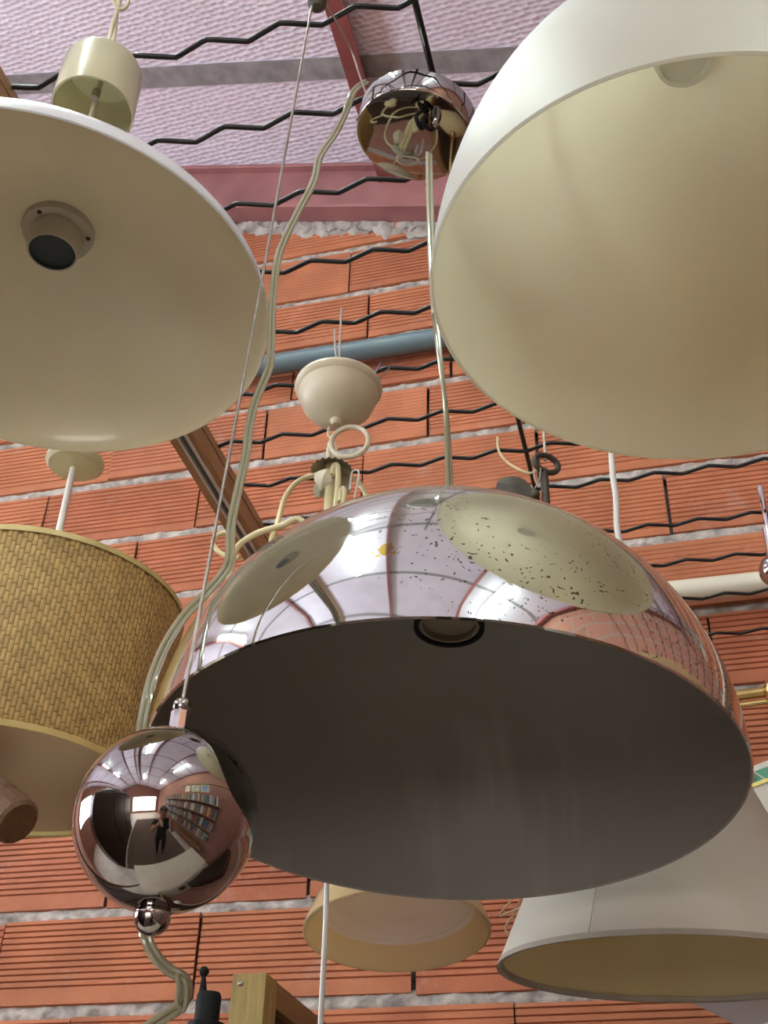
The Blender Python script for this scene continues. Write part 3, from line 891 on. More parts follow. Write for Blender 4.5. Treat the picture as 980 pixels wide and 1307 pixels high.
# --- white fabric empire shade
t = Thing('fabric_pendant_lamp', 'white fabric cone shade with taupe hem and yellowed lining, on white cord', 'pendant lamp', (-0.0264, 1.0828, 1.8828), (0.035, -0.071))
RBm, RTp, HH = 0.15, 0.068, 0.20
g = lathe([(RBm, 0.0), (RTp, HH), (RTp - 0.002, HH), (RBm - 0.002, 0.0)], 96, mats=[0, 0, 1, 1], closed=True)
t.part('shade', g, [M_fabric, M_fabricin])
t.part('hem', lathe([(RBm - 0.0035, -0.0005), (RBm + 0.0008, -0.001), (RBm - 0.0008, 0.0038), (RBm - 0.0050, 0.0038)], 96, closed=True), M_hem)
t.part('top_hem', lathe([(RTp - 0.004, HH + 0.001), (RTp + 0.001, HH + 0.001), (RTp + 0.002, HH - 0.006), (RTp - 0.003, HH - 0.006)], 64, closed=True), M_fabric)
a = math.radians(-112)
g = tube([((RBm + 0.0006) * math.cos(a), (RBm + 0.0006) * math.sin(a), 0.004), ((RTp + 0.0006) * math.cos(a), (RTp + 0.0006) * math.sin(a), HH)], 0.0006, 6)
t.part('seam', g, M_fabric)
g = Geo()
for k in range(3):
    a = 2 * PI * k / 3
    tube([(0.014 * math.cos(a), 0.014 * math.sin(a), HH - 0.02), ((RTp - 0.002) * math.cos(a), (RTp - 0.002) * math.sin(a), HH - 0.003)], 0.0014, 8, g)
t.part('shade_support', g, M_white)
t.part('lamp_holder', lathe([(0.0, HH), (0.018, HH - 0.004), (0.018, HH - 0.06), (0.015, HH - 0.06), (0.015, HH - 0.03), (0.0, HH - 0.03)], 32), M_white)
tp = t.M @ Vector((0, 0, HH))
t.part('cord', tube(smooth_path([tp, tp + Vector((0.002, 0, 0.15)), (-0.0310, 1.0850, 2.3381), (-0.0292, 1.0820, 2.3945), (-0.0285, 1.0800, 2.4605), (-0.0118, 1.0800, 2.6795), (0.0097, 1.0800, 2.9598)], 8), 0.0035, 10), M_white, world=True)
g = Geo()
tube(smooth_path([(-0.1601, 1.1099, 1.9742), (-0.1692, 1.1166, 1.9619), (-0.1818, 1.1220, 1.9501), (-0.1666, 1.1175, 1.9531), (-0.1569, 1.1130, 1.9542)], 5), 0.0012, 6, g)
tube(smooth_path([(-0.1567, 1.1153, 1.9682), (-0.1677, 1.1242, 1.9523), (-0.1770, 1.1279, 1.9406), (-0.1728, 1.1286, 1.9362), (-0.1615, 1.1211, 1.9452)], 5), 0.0012, 6, g)
t.part('loose_wire', g, mat('tan_wire', (0.55, 0.36, 0.22), 0.5), world=True)

# --- green-banded shade and mauve cone by the right edge
t = Thing('green_banded_lamp', 'off-white glass pendant shade with green band and yellow line', 'pendant lamp', (0.1837, 1.4200, 2.1641))
g = lathe([(0.0, 0.03), (0.06, 0.025), (0.12, 0.012), (0.146, 0.0), (0.149, -0.009), (0.152, -0.023), (0.153, -0.028), (0.166, -0.13), (0.163, -0.13), (0.150, -0.028), (0.143, -0.004), (0.06, 0.021), (0.0, 0.026)], 96)
t.part('shade', g, M_fabric)
t.part('band', lathe([(0.1485, -0.009), (0.1500, -0.009), (0.1530, -0.0235), (0.1515, -0.0235)], 96, closed=True), M_green, label='green patterned band')
for k in range(30):
    a = 2 * PI * k / 30
    gg = Geo()
    tube([(0.1502 * math.cos(a), 0.1502 * math.sin(a), -0.009), (0.1532 * math.cos(a + 0.1), 0.1532 * math.sin(a + 0.1), -0.0235)], 0.0008, 5, gg)
    t.part('band_line', gg, M_fabric)
t.part('line', lathe([(0.1515, -0.0235), (0.1540, -0.0235), (0.1550, -0.0285), (0.1520, -0.0285)], 96, closed=True), mat('yellow_enamel', (0.68, 0.60, 0.16), 0.35))
gp = t.M @ Vector((0, 0, 0.038))
t.part('cord', tube([gp - Vector((0, 0, 0.01)), (gp.x, gp.y, 2.652)], 0.003, 8), M_white, world=True)

t = Thing('mauve_cone_lamp', 'pale mauve upturned cone floor lamp with cream foot ring', 'floor lamp', ((0.0945, 1.6000, 1.9397)[0], 1.6, 0.0))
zc = (0.0951, 1.6000, 1.9433)[2]
t.part('shade', lathe([(0.047, zc), (0.100, zc + 0.034), (0.150, zc + 0.062), (0.147, zc + 0.062), (0.044, zc + 0.003)], 64, closed=True), M_mauve)
t.part('ring', lathe([(0.0, zc - 0.012), (0.036, zc - 0.012), (0.049, zc - 0.005), (0.049, zc + 0.002), (0.0, zc + 0.004)], 48), M_cream)
t.part('stem', tube([(0, 0, 0.02), (0, 0, zc - 0.01)], 0.012, 16), M_brass)
t.part('base', lathe([(0.0, 0.0), (0.13, 0.0), (0.13, 0.015), (0.03, 0.03), (0.0, 0.03)], 48), M_brass)

# --- cream wrought chandelier under a bowl canopy
BC = Vector((-0.3229, 0.9580, 2.5050))
t = Thing('cream_chandelier', 'cream painted wrought metal chandelier with bowl canopy and scroll arms', 'chandelier', (BC.x, BC.y, 2.20))
o = 2.505 - 2.20
bowl = [(0.0495, o + 0.004), (0.0505, o), (0.0485, o - 0.004), (0.0460, o - 0.006), (0.0445, o - 0.014), (0.040, o - 0.026), (0.032, o - 0.036), (0.020, o - 0.043), (0.0115, o - 0.0455), (0.0075, o - 0.0475), (0.006, o - 0.051), (0.0045, o - 0.053), (0.0, o - 0.0535)]
inn = [(0.0, o - 0.049), (0.018, o - 0.040), (0.030, o - 0.033), (0.038, o - 0.024), (0.0425, o - 0.012), (0.047, o + 0.002)]
t.part('bowl_canopy', lathe(bowl[::-1] + [] + [(0.047, o + 0.003)], 64), M_cream)
CY_ = BC.y
t.part('hook', tube(smooth_path([(-0.3306, 0.9570, 2.4492), (-0.3309, 0.9570, 2.4379), (-0.3229, 0.9570, 2.4240), (-0.3205, 0.9570, 2.4136), (-0.3258, 0.9570, 2.4112)], 6), 0.0016, 8), M_cream, world=True)
ringpts = []
rc, ra, rb = Vector((-0.3051, 0.9550, 2.4215)), Vector((-0.2836, 0.9550, 2.4200)), Vector((-0.3052, 0.9550, 2.4429))
for k in range(28):
    a = 2 * PI * k / 28
    ringpts.append(rc + (ra - rc) * math.cos(a) + (rb - rc) * math.sin(a))
t.part('ring', tube(ringpts, 0.0029, 10, closed=True), M_cream, world=True)
t.part('ring_stem', tube([(-0.3280, 0.9560, 2.4241), (-0.3294, 0.9570, 2.4118), (-0.3277, 0.9570, 2.3983)], 0.0028, 10), M_cream, world=True)
fc = Vector((-0.3244, 0.9570, 2.3869)) - t.M.translation
g = Geo()
nf = 40
v, f = [(fc.x, fc.y, fc.z + 0.012)], []
for k in range(nf):
    a = 2 * PI * k / nf
    v.append((fc.x + 0.009 * math.cos(a), fc.y + 0.009 * math.sin(a), fc.z + 0.010))
for k in range(nf):
    a = 2 * PI * k / nf
    dz = 0.002 if k % 2 else -0.001
    v.append((fc.x + 0.0225 * math.cos(a), fc.y + 0.0225 * math.sin(a), fc.z - 0.001 + dz))
for k in range(nf):
    j = (k + 1) % nf
    f.append((0, 1 + k, 1 + j)); f.append((1 + k, 1 + nf + k, 1 + nf + j, 1 + j))
g.add(v, f)
t.part('fluted_cap', g, M_oldleaf, sharp=10)
st = [(fc.x - 0.001, fc.y, fc.z + 0.006), (fc.x + 0.001, fc.y, fc.z - 0.06), (fc.x, fc.y, -0.02)]
t.part('stem', tube(st, 0.0062, 14), M_creamy)
t.part('stem_rod', tube(smooth_path([(-0.3191, 0.9450, 2.3704), (-0.3172, 0.9450, 2.3829), (-0.3134, 0.9450, 2.3791), (-0.3121, 0.9450, 2.3545), (-0.3134, 0.9450, 2.3137)], 5), 0.0032, 10), M_creamy, world=True)
t.part('short_scroll', tube(smooth_path([(-0.3068, 0.9400, 2.3294), (-0.3066, 0.9400, 2.3416), (-0.3043, 0.9400, 2.3464), (-0.3022, 0.9400, 2.3389), (-0.3046, 0.9400, 2.3189)], 5), 0.0026, 10), M_creamy, world=True)
def leaf(pts_mid, widths, thick=0.0012):
    gg = Geo(); v = []; f = []
    P = [Vector(p) for p in pts_mid]
    n = len(P)
    for i in range(n):
        tng = (P[min(i + 1, n - 1)] - P[max(i - 1, 0)]).normalized()
        side = tng.cross(Vector((0.25, -0.9, -0.3))).normalized()
        nrm = tng.cross(side).normalized()
        w = widths[i]
        for s in (-1, -0.5, 0, 0.5, 1):
            v.append(P[i] + side * (w * s) + nrm * (w * 0.35 * abs(s)))
        for s in (1, 0.5, 0, -0.5, -1):
            v.append(P[i] + side * (w * s * 0.97) + nrm * (w * 0.35 * abs(s) + thick))
    m = 10
    for i in range(n - 1):
        for j in range(m):
            f.append((i * m + j, i * m + (j + 1) % m, (i + 1) * m + (j + 1) % m, (i + 1) * m + j))
    f.append(tuple(range(m))); f.append(tuple((n - 1) * m + j for j in range(m)))
    return gg.add(v, f)
t.part('leaf', leaf(smooth_path([(-0.3224, 0.9380, 2.3731), (-0.3250, 0.9340, 2.3630), (-0.3261, 0.9340, 2.3527), (-0.3286, 0.9380, 2.3457)], 3), [0.003, 0.0055, 0.0085, 0.0098, 0.0095, 0.0088, 0.007, 0.0045, 0.002, 0.0008]), M_cream, world=True)
t.part('leaf', leaf(smooth_path([(-0.3303, 0.9530, 2.3719), (-0.3332, 0.9500, 2.3616), (-0.3339, 0.9520, 2.3485)], 3), [0.002, 0.005, 0.0065, 0.0075, 0.008, 0.006, 0.005]), M_oldleaf, world=True)
t.part('leaf', leaf(smooth_path([(-0.3234, 0.9680, 2.3919), (-0.3157, 0.9680, 2.3808), (-0.3137, 0.9680, 2.3592)], 3), [0.002, 0.006, 0.009, 0.010, 0.010, 0.008, 0.004]), M_oldleaf, world=True)
t.part('arm', tube(smooth_path([(-0.3386, 0.9550, 2.3812), (-0.3499, 0.9520, 2.3776), (-0.3620, 0.9500, 2.3695), (-0.3715, 0.9480, 2.3515), (-0.3750, 0.9460, 2.3278), (-0.3722, 0.9320, 2.2984), (-0.3751, 0.9300, 2.2807), (-0.3680, 0.9320, 2.2493), (-0.3492, 0.9400, 2.2192), (-0.3197, 0.9550, 2.1973)], 6), 0.0029, 10), M_creamy, world=True)
t.part('arm', tube(smooth_path([(-0.3147, 0.9750, 2.3925), (-0.3068, 0.9850, 2.3933), (-0.2978, 0.9900, 2.3814), (-0.2906, 0.9900, 2.3578), (-0.2868, 0.9900, 2.3005), (-0.2945, 0.9750, 2.2337), (-0.3075, 0.9600, 2.1987)], 6), 0.0027, 10), M_creamy, world=True)
t.part('scroll', tube(smooth_path([(-0.3122, 0.9570, 2.1975), (-0.3227, 0.9450, 2.2563), (-0.3438, 0.9300, 2.3027), (-0.3641, 0.9280, 2.2984), (-0.3884, 0.9260, 2.2917), (-0.4057, 0.9250, 2.2807), (-0.4128, 0.9250, 2.2672), (-0.4141, 0.9250, 2.2482), (-0.4135, 0.9250, 2.2275)], 6), 0.0034, 10), M_creamy, world=True)
t.part('scroll', tube(smooth_path([(-0.4099, 0.9350, 2.2695), (-0.4235, 0.9400, 2.2756), (-0.4357, 0.9400, 2.2832), (-0.4442, 0.9400, 2.2953), (-0.4418, 0.9400, 2.3050), (-0.4315, 0.9400, 2.3076), (-0.4196, 0.9400, 2.3028)], 6), 0.0026, 10), M_creamy, world=True)
cup = Vector((-0.4133, 0.9250, 2.2182))
t.part('candle_cup', lathe([(0.0, 0.0), (0.006, 0.0), (0.018, 0.006), (0.02, 0.012), (0.012, 0.012), (0.012, 0.045), (0.0, 0.045)], 24, M=Matrix.Translation(cup) @ Matrix.Rotation(PI, 4, 'X')), M_creamy, world=True)
t.part('bottom_finial', lathe([(0.0, 0.03), (0.010, 0.028), (0.022, 0.012), (0.024, 0.0), (0.016, -0.016), (0.006, -0.026), (0.008, -0.034), (0.0, -0.042)], 28, M=Tr(fc.x, fc.y, -0.03)), M_creamy)
for nm, pa in (('wire', [(-0.3233, 0.9570, 2.5371), (-0.3250, 0.9570, 2.5880), (-0.3255, 0.9570, 2.6369)]), ('wire', [(-0.3262, 0.9600, 2.5404), (-0.3309, 0.9600, 2.5728), (-0.3336, 0.9600, 2.6058)])):
    t.part(nm, tube(smooth_path(pa, 4), 0.0013, 7), mat('grey_wire', (0.42, 0.36, 0.33), 0.4), world=True)
t.part('wire', tube(smooth_path([(-0.2875, 0.9570, 2.5128), (-0.2786, 0.9570, 2.5231), (-0.2734, 0.9570, 2.5368)], 4), 0.0011, 6), mat('violet_wire', (0.13, 0.08, 0.20), 0.4), world=True)
t.part('wire', tube(smooth_path([(-0.2827, 0.9570, 2.5070), (-0.2691, 0.9570, 2.5164), (-0.2611, 0.9570, 2.5293)], 4), 0.0010, 6), mat('brown_wire', (0.15, 0.09, 0.05), 0.4), world=True)
t.part('wire', tube(smooth_path([(-0.3030, 0.9580, 2.3575), (-0.3014, 0.9580, 2.3806), (-0.2944, 0.9580, 2.3816), (-0.2939, 0.9580, 2.3697), (-0.2972, 0.9580, 2.3451)], 4), 0.0011, 6), M_white, world=True)

# --- bronze chandelier top behind the dome
t = Thing('bronze_chandelier', 'tarnished bronze chandelier with hanging ring and leaf, behind chrome dome lamp', 'chandelier', (-0.104, 1.075, 2.20))
rc, ra, rb = Vector((-0.1035, 1.0750, 2.4497)), Vector((-0.0912, 1.0850, 2.4496)), Vector((-0.1020, 1.0750, 2.4611))
t.part('ring', tube([rc + (ra - rc) * math.cos(2 * PI * k / 28) + (rb - rc) * math.sin(2 * PI * k / 28) for k in range(28)], 0.0036, 10, closed=True), M_bronze, world=True)
t.part('hook', tube([(-0.1016, 1.0750, 2.5545), (-0.1042, 1.0750, 2.4874), (-0.1041, 1.0750, 2.4544)], 0.0016, 8), M_steel, world=True)
t.part('stem', tube(smooth_path([(-0.1066, 1.0750, 2.4422), (-0.1067, 1.0750, 2.4239), (-0.1068, 1.0750, 2.3872), (-0.1081, 1.0750, 2.3319), (-0.104, 1.075, 2.215)], 4), 0.0048, 14, taper=[0.75] + [1.0] * 16), M_bronze, world=True)
t.part('leaf', leaf(smooth_path([(-0.1155, 1.0700, 2.3938), (-0.1268, 1.0650, 2.4029), (-0.1411, 1.0620, 2.4142), (-0.1602, 1.0650, 2.4240)], 3), [0.003, 0.0045, 0.007, 0.0105, 0.013, 0.0145, 0.0145, 0.0135, 0.010, 0.005]), M_bronze, world=True)
t.part('socket', lathe(sphere_prof(0.0055, 10), 20, M=Tr(*(-0.1175, 1.0680, 2.4026))), M_bronze, world=True)
t.part('arm', tube(smooth_path([(-0.1067, 1.0750, 2.3422), (-0.1131, 1.0700, 2.3716), (-0.1171, 1.0680, 2.3926)], 5), 0.003, 8), M_bronze, world=True)
t.part('wire', tube(smooth_path([(-0.1114, 1.0700, 2.4403), (-0.1225, 1.0700, 2.4353), (-0.1367, 1.0700, 2.4445), (-0.1499, 1.0700, 2.4583), (-0.1577, 1.0700, 2.4761), (-0.1581, 1.0700, 2.4953)], 5), 0.0015, 7), M_creamy, world=True)
g = Geo()
tube(smooth_path([(-0.1094, 1.0680, 2.4395), (-0.1118, 1.0660, 2.4214), (-0.1178, 1.0660, 2.4089)], 4), 0.0009, 6, g)
tube(smooth_path([(-0.1185, 1.0680, 2.4376), (-0.1164, 1.0660, 2.4199), (-0.1124, 1.0660, 2.4103)], 4), 0.0009, 6, g)
t.part('binding_wire', g, M_steel, world=True)
t.part('body', lathe([(0.0, 0.03), (0.015, 0.02), (0.026, -0.01), (0.018, -0.05), (0.006, -0.07), (0.0, -0.072)], 32, M=Tr(0.0, 0.0, -0.005)), M_bronze)

# --- brass and chrome lamps at the right edge
t = Thing('brass_arm_lamp', 'brass wall lamp with horizontal tube and ball joint', 'wall lamp', (0.1564, 1.5500, 2.3746))
t.part('tube', tube([(0.0553, 1.5500, 2.3689), (0.1671, 1.5500, 2.3759)], 0.0078, 14), M_brass, world=True)
t.part('lower_tube', tube([(0.0532, 1.5500, 2.3533), (0.1645, 1.5500, 2.3605)], 0.0042, 10), M_brass, world=True)
t.part('ball_joint', lathe(sphere_prof(0.0165, 16), 32, M=Tr(*(0.1454, 1.5400, 2.3718))), M_brass, world=True)
p = Vector((0.1648, 1.5500, 2.3749))
t.part('wall_arm', tube(smooth_path([p, p + Vector((0.02, 0.06, 0.0)), (p.x + 0.03, YW - 0.01, p.z)], 6), 0.007, 12), M_brass, world=True)
t.part('wall_plate', lathe([(0.0, 0.0), (0.035, 0.0), (0.035, 0.006), (0.015, 0.014), (0.0, 0.016)], 32, M=frame_to((p.x + 0.03, YW - 0.006, p.z), (0, -1, 0))), M_brass, world=True)

t = Thing('chrome_spot_lamp', 'small chrome ball spotlight hanging before the ivory pipe', 'spotlight', (0.1670, 1.4500, 2.5063))
t.part('ball', lathe(sphere_prof(0.024, 20), 40), M_darkchrome)
t.part('neck', lathe([(0.0, 0.0), (0.009, 0.0), (0.009, 0.05), (0.0, 0.055)], 20, M=Tr(0, 0, 0.02)), M_chrome2)
sp = t.M @ Vector((0, 0, 0.07))
t.part('rod', tube([sp, (sp.x, sp.y, 2.652)], 0.004, 10), M_chrome2, world=True)

# ================================================================== THINGS ON AND BY THE WALL
def pipe(name, label, z, y, r, x0, x1, m, clips):
    tt = Thing(name, label, 'pipe', ((x0 + x1) / 2, y, z))
    tt.part('tube', tube([(x0, y, z), (x1, y, z)], r, 24), m, world=True)
    for cx_ in clips:
        gg = lathe([(r + 0.0004, -0.008), (r + 0.003, -0.008), (r + 0.003, 0.008), (r + 0.0004, 0.008)], 24, M=frame_to((cx_, y, z), (1, 0, 0)), closed=True)
        box(cx_ - 0.008, cx_ + 0.008, y + r, YW, z - 0.006, z + 0.006, gg)
        tt.part('pipe_clip', gg, M_steel, world=True)
pipe('drain_pipe', 'blue-grey plastic pipe running along brick wall above bowl canopy', 3.456, 1.85, 0.0235, -2.5, 1.5, M_bluepipe, (-1.3, 0.6))
pipe('conduit_pipe', 'ivory plastic pipe along brick wall beside chrome dome', 2.731, 1.845, 0.0205, -0.25, 1.5, M_whitepipe, (-0.2, 0.7))

# black crimped wire grid overhead and the rail that carries it
t = Thing('wire_grid', 'black crimped wire ceiling grid from which the lamps hang', 'wire grid', (0.4, 0.6, 2.65))
def crimp(x0, x1, phase):
    gg = Geo(); pts = []
    x = x0; k = 0
    a = 0.0060
    seq = [(0.0395, 1), (0.0365, -1)]
    x = x0 - phase - 0.09
    s = -1
    raw = []
    while x < x1 + 0.05:
        raw.append((x, s * a)); x += seq[k % 2][0]; s = -s; k += 1
    # rounded corners
    out = []
    for i in range(1, len(raw) - 1):
        p, q, r_ = Vector((*raw[i - 1], 0)), Vector((*raw[i], 0)), Vector((*raw[i + 1], 0))
        out.append(q.lerp(p, 0.16)); out.append(q.lerp(p, 0.03).lerp(q.lerp(r_, 0.03), 0.5)); out.append(q.lerp(r_, 0.16))
    res = []
    for p, q in zip(out, out[1:]):
        if p.x < x0 <= q.x:
            res.append(p.lerp(q, (x0 - p.x) / (q.x - p.x)))
        if x0 <= q.x <= x1:
            res.append(q)
        if p.x < x1 < q.x:
            res.append(p.lerp(q, (x1 - p.x) / (q.x - p.x)))
    out = res
    return tube(out, 0.0028, 8, gg)
cr = []
for ph in (0.0, 0.018, 0.041, 0.06):
    o = make_obj('wire', crimp(-0.994, 0.694, ph), M_black, None, 60)
    cr.append(o.data); bpy.data.objects.remove(o)
wy = [1.868, 1.738, 1.624, 1.515] + [1.387 - 0.0988 * k for k in range(9)]
wy.append(wy[-1] - 0.0988)
for i, y in enumerate(wy):
    o = bpy.data.objects.new('wire', cr[(i * 3) % 4])
    COL.objects.link(o); o.parent = t.e
    o.location = (0.02, y - 0.6, 0.0)
for x in (-0.152, 0.62):
    o = t.part('cross_wire', tube([(x, 0.44, 2.6525), (x, 1.0, 2.6522), (x, YW - 0.002, 2.6525)], 0.0034, 10), M_black, world=True)
t = Thing('track_rail', 'brown wooden rail with aluminium channel carrying the wire grid', 'rail', (-0.58, 1.2, 2.61))
xa, xb = -0.612, -0.575
def strip(nm, x0, x1, z0, z1, m):
    return t.part(nm, box(x0, x1, -1.2, YW, z0, z1), m, world=True)
strip('rail_body', xa, xb - 0.006, 2.616, 2.652, M_wood)
strip('edge_strip', xa, xa + 0.012, 2.607, 2.616, M_wood)
strip('channel_lip', xa + 0.012, xa + 0.0155, 2.605, 2.616, M_alu)
strip('channel_floor', xa + 0.0155, xa + 0.024, 2.611, 2.6165, M_dark)
strip('channel_lip', xa + 0.024, xa + 0.029, 2.605, 2.616, M_alu)
strip('lower_strip', xa + 0.029, xb, 2.607, 2.633, M_wood)
strip('groove_lip', xb - 0.006, xb - 0.0005, 2.633, 2.6345, M_alu)
strip('groove', xb - 0.006, xb - 0.003, 2.6345, 2.638, M_dark)
strip('upper_strip', xb - 0.006, xb, 2.638, 2.652, M_wood)
t = Thing('grid_rail', 'plain wooden rail at far side of wire grid', 'rail', (1.12, 0.5, 2.61))
t.part('rail_body', box(1.115, 1.17, -1.2, YW, 2.61, 2.66), M_wood, world=True)

# white flex hanging down from the foot of the cream chandelier
cx0 = Vector((-0.3025, 0.9550, 1.9311)); cx1 = Vector((-0.3012, 0.9550, 1.8197))
t = Thing('hanging_white_cord', 'white flex hanging straight down from cream chandelier past amber glass shade', 'cord', (cx1.x, 0.955, 1.40))
t.part('flex', tube(smooth_path([(BC.x, BC.y, 2.125), (cx0.x - 0.004, 0.956, 2.02), tuple(cx0), tuple(cx1), (cx1.x, 0.955, 1.47)], 6), 0.0024, 10), M_white, world=True)
t.part('lamp_holder', lathe([(0.0, 0.08), (0.008, 0.08), (0.019, 0.06), (0.019, 0.0), (0.016, 0.0), (0.016, 0.04), (0.0, 0.04)], 32), M_white)

# pine frame with a post and a top rail going back to the wall
pa = Vector((-0.4977, 1.2500, 1.9419)); pb = Vector((-0.4588, 1.2500, 1.9404))
pw = pb.x - pa.x
t = Thing('pine_frame', 'greenish pine shelf frame with screwed post and top rail against brick wall', 'shelf frame', (pa.x, 1.25, 0))
t.part('post', box(pa.x, pb.x, 1.25, 1.29, 0, pa.z), M_pine, world=True, bevel=0.001)
t.part('top_rail', box(pa.x + 0.004, pb.x - 0.0005, 1.29, YW - 0.02, pa.z - 0.028, pa.z - 0.0005), mat('brown_pine', (0.26, 0.15, 0.055), 0.55, var=0.25, scale=6, stretch=(30, 3, 30)), world=True, bevel=0.001)
t.part('rear_post', box(pa.x + 0.004, pb.x, YW - 0.06, YW - 0.02, 0, pa.z - 0.028), M_pine, world=True)
t.part('inner_panel', box(pa.x + 0.004, pb.x - 0.012, 1.29, YW - 0.06, 0.2, pa.z - 0.028), M_darkwood, world=True)
t.part('screw', lathe([(0.0, 0.0016), (0.002, 0.0012), (0.0032, 0.0), (0, 0)], 16, M=frame_to((-0.4878, 1.2495, 1.9316), (0, -1, 0))), M_steel, world=True)

# black lampholder on a stem
bp_ = Vector((-0.4681, 1.1200, 1.8673))
t = Thing('black_lampholder_stand', 'black plastic lampholder on thin floor stem beside pine frame', 'floor lamp', (bp_.x, 1.12, 0.0))
zb = bp_.z
t.part('holder', lathe([(0.0, zb + 0.022), (0.0105, zb + 0.022), (0.012, zb + 0.019), (0.012, zb - 0.004), (0.0175, zb - 0.006), (0.0175, zb - 0.011), (0.012, zb - 0.013), (0.012, zb - 0.04), (0.0, zb - 0.045)], 36), M_blackpl)
t.part('sleeve', tube([(-0.4802, 1.1300, 1.8807), (-0.4795, 1.1300, 1.8946), (-0.4805, 1.1300, 1.9095)], 0.0052, 12, taper=[1.05, 0.75, 0.35]), M_blackpl, world=True)
t.part('cord_knot', lathe(sphere_prof(0.0050, 10), 16, M=Tr(*(-0.4805, 1.1300, 1.9124))), M_blackpl, world=True)
t.part('stem', tube([(0, 0, 0.02), (0, 0, zb - 0.04)], 0.006, 12), M_blackpl)
t.part('base', lathe([(0.0, 0.0), (0.09, 0.0), (0.09, 0.012), (0.02, 0.025), (0.0, 0.025)], 40), M_blackpl)

# turned wooden arm coming in from the left
e0 = Vector((-0.4717, 0.7361, 1.9139)); e1 = Vector((-0.5548, 0.7561, 1.9761)); e2 = Vector((-0.7824, 0.7844, 2.1446))
t = Thing('wooden_arm_stand', 'wooden stand whose round brown arm ends below woven drum shade', 'lamp stand', tuple(e2))
d = (e1 - e0).normalized()
L_ = (e2 - e0).length
t.part('arm', lathe([(0.0, 0.0), (0.0155, 0.0), (0.0178, 0.0025), (0.0185, 0.02), (0.0165, 0.024), (0.0180, 0.028), (0.0180, L_), (0.0, L_)], 16, M=frame_to(e0, e2 - e0)), M_oak, world=True, sharp=20)
t.part('hub', lathe([(0.0, 0.04), (0.04, 0.03), (0.045, 0.0), (0.04, -0.03), (0.0, -0.04)], 32), M_oak)
t.part('post', tube([(e2.x, e2.y, 0.03), (e2.x, e2.y, e2.z - 0.03)], 0.022, 20), M_oak, world=True)
t.part('foot', lathe([(0.0, 0.0), (0.15, 0.0), (0.15, 0.02), (0.04, 0.045), (0.0, 0.045)], 40, M=Tr(e2.x, e2.y, 0)), M_oak, world=True)

# ================================================================== LIGHT FITTINGS UNDER THE ROOF
def batten(x, y0, y1, label):
    z = roof_z(x)
    tt = Thing('fluorescent_batten', label, 'ceiling light', (x, (y0 + y1) / 2, z - 0.13), group='fluorescent battens under the roof')
    tt.part('housing', box(x - 0.03, x + 0.03, y0, y1, z - 0.075, z - 0.03), M_white, world=True)
    for dx in (-0.018, 0.018):
        tt.part('tube', tube([(x + dx, y0 + 0.04, z - 0.092), (x + dx, y1 - 0.04, z - 0.092)], 0.013, 12), M_tube, world=True)
    for yy in (y0 + 0.01, y1 - 0.04):
        tt.part('end_cap', box(x - 0.034, x + 0.034, yy, yy + 0.03, z - 0.108, z - 0.07), M_white, world=True)
    for yy in (y0 + 0.2, y1 - 0.2):
        tt.part('hanger', box(x - 0.004, x + 0.004, yy, yy + 0.01, z - 0.035, z + 0.02), M_steel, world=True)
LB = 'twin-tube fluorescent batten fixed lengthwise under lilac roof panels'
for x, ya, yb in ((-0.95, -0.75, 0.42), (-0.95, 0.52, 1.05), (-0.95, -4.2, -3.0), (0.85, -1.65, -0.45), (0.85, -4.2, -3.0), (-3.3, -2.6, -1.4), (-3.3, -0.4, 0.8)):
    batten(x, ya, yb, LB)

# ================================================================== THE SHOP BEHIND THE CAMERA
# wardrobe added as the dark shape reflected in the ball
t = Thing('added_wardrobe', 'wide dark walnut wardrobe added to shape reflections from left aisle', 'wardrobe', (-1.6, -1.1, 0))
t.part('body', box(-1.95, -1.35, -2.5, 0.2, 0.0, 2.2), M_darkwood, world=True, bevel=0.01)
for ya, yb in ((-2.46, -1.6), (-1.56, -0.74), (-0.70, 0.16)):
    dr = t.part('door', box(-1.35, -1.33, ya, yb, 0.12, 2.1), M_darkwood, world=True, bevel=0.006)
    t.part('knob', lathe(sphere_prof(0.014, 10), 16, M=Tr(-1.318, yb - 0.05, 1.05)), M_brass, world=True, under=dr)
t.part('cornice', lathe([(0.0, 0.0), (0.66, 0.0), (0.64, 0.06), (0.45, 0.16), (0.0, 0.22)], 48, M=Tr(-1.65, -1.15, 2.2) @ Matrix.Diagonal((0.5, 2.05, 1, 1))), M_darkwood, world=True)
tag(make_obj('added_rug', box(-1.28, 1.2, -4.2, 0.2, 0.0, 0.008), mat('brown_rug', (0.13, 0.085, 0.06), 0.9, var=0.25, scale=12, bump=0.5)), 'brown rug added in shop aisle to darken reflections', 'rug')  # added to darken the floor mirrored in the chrome ball
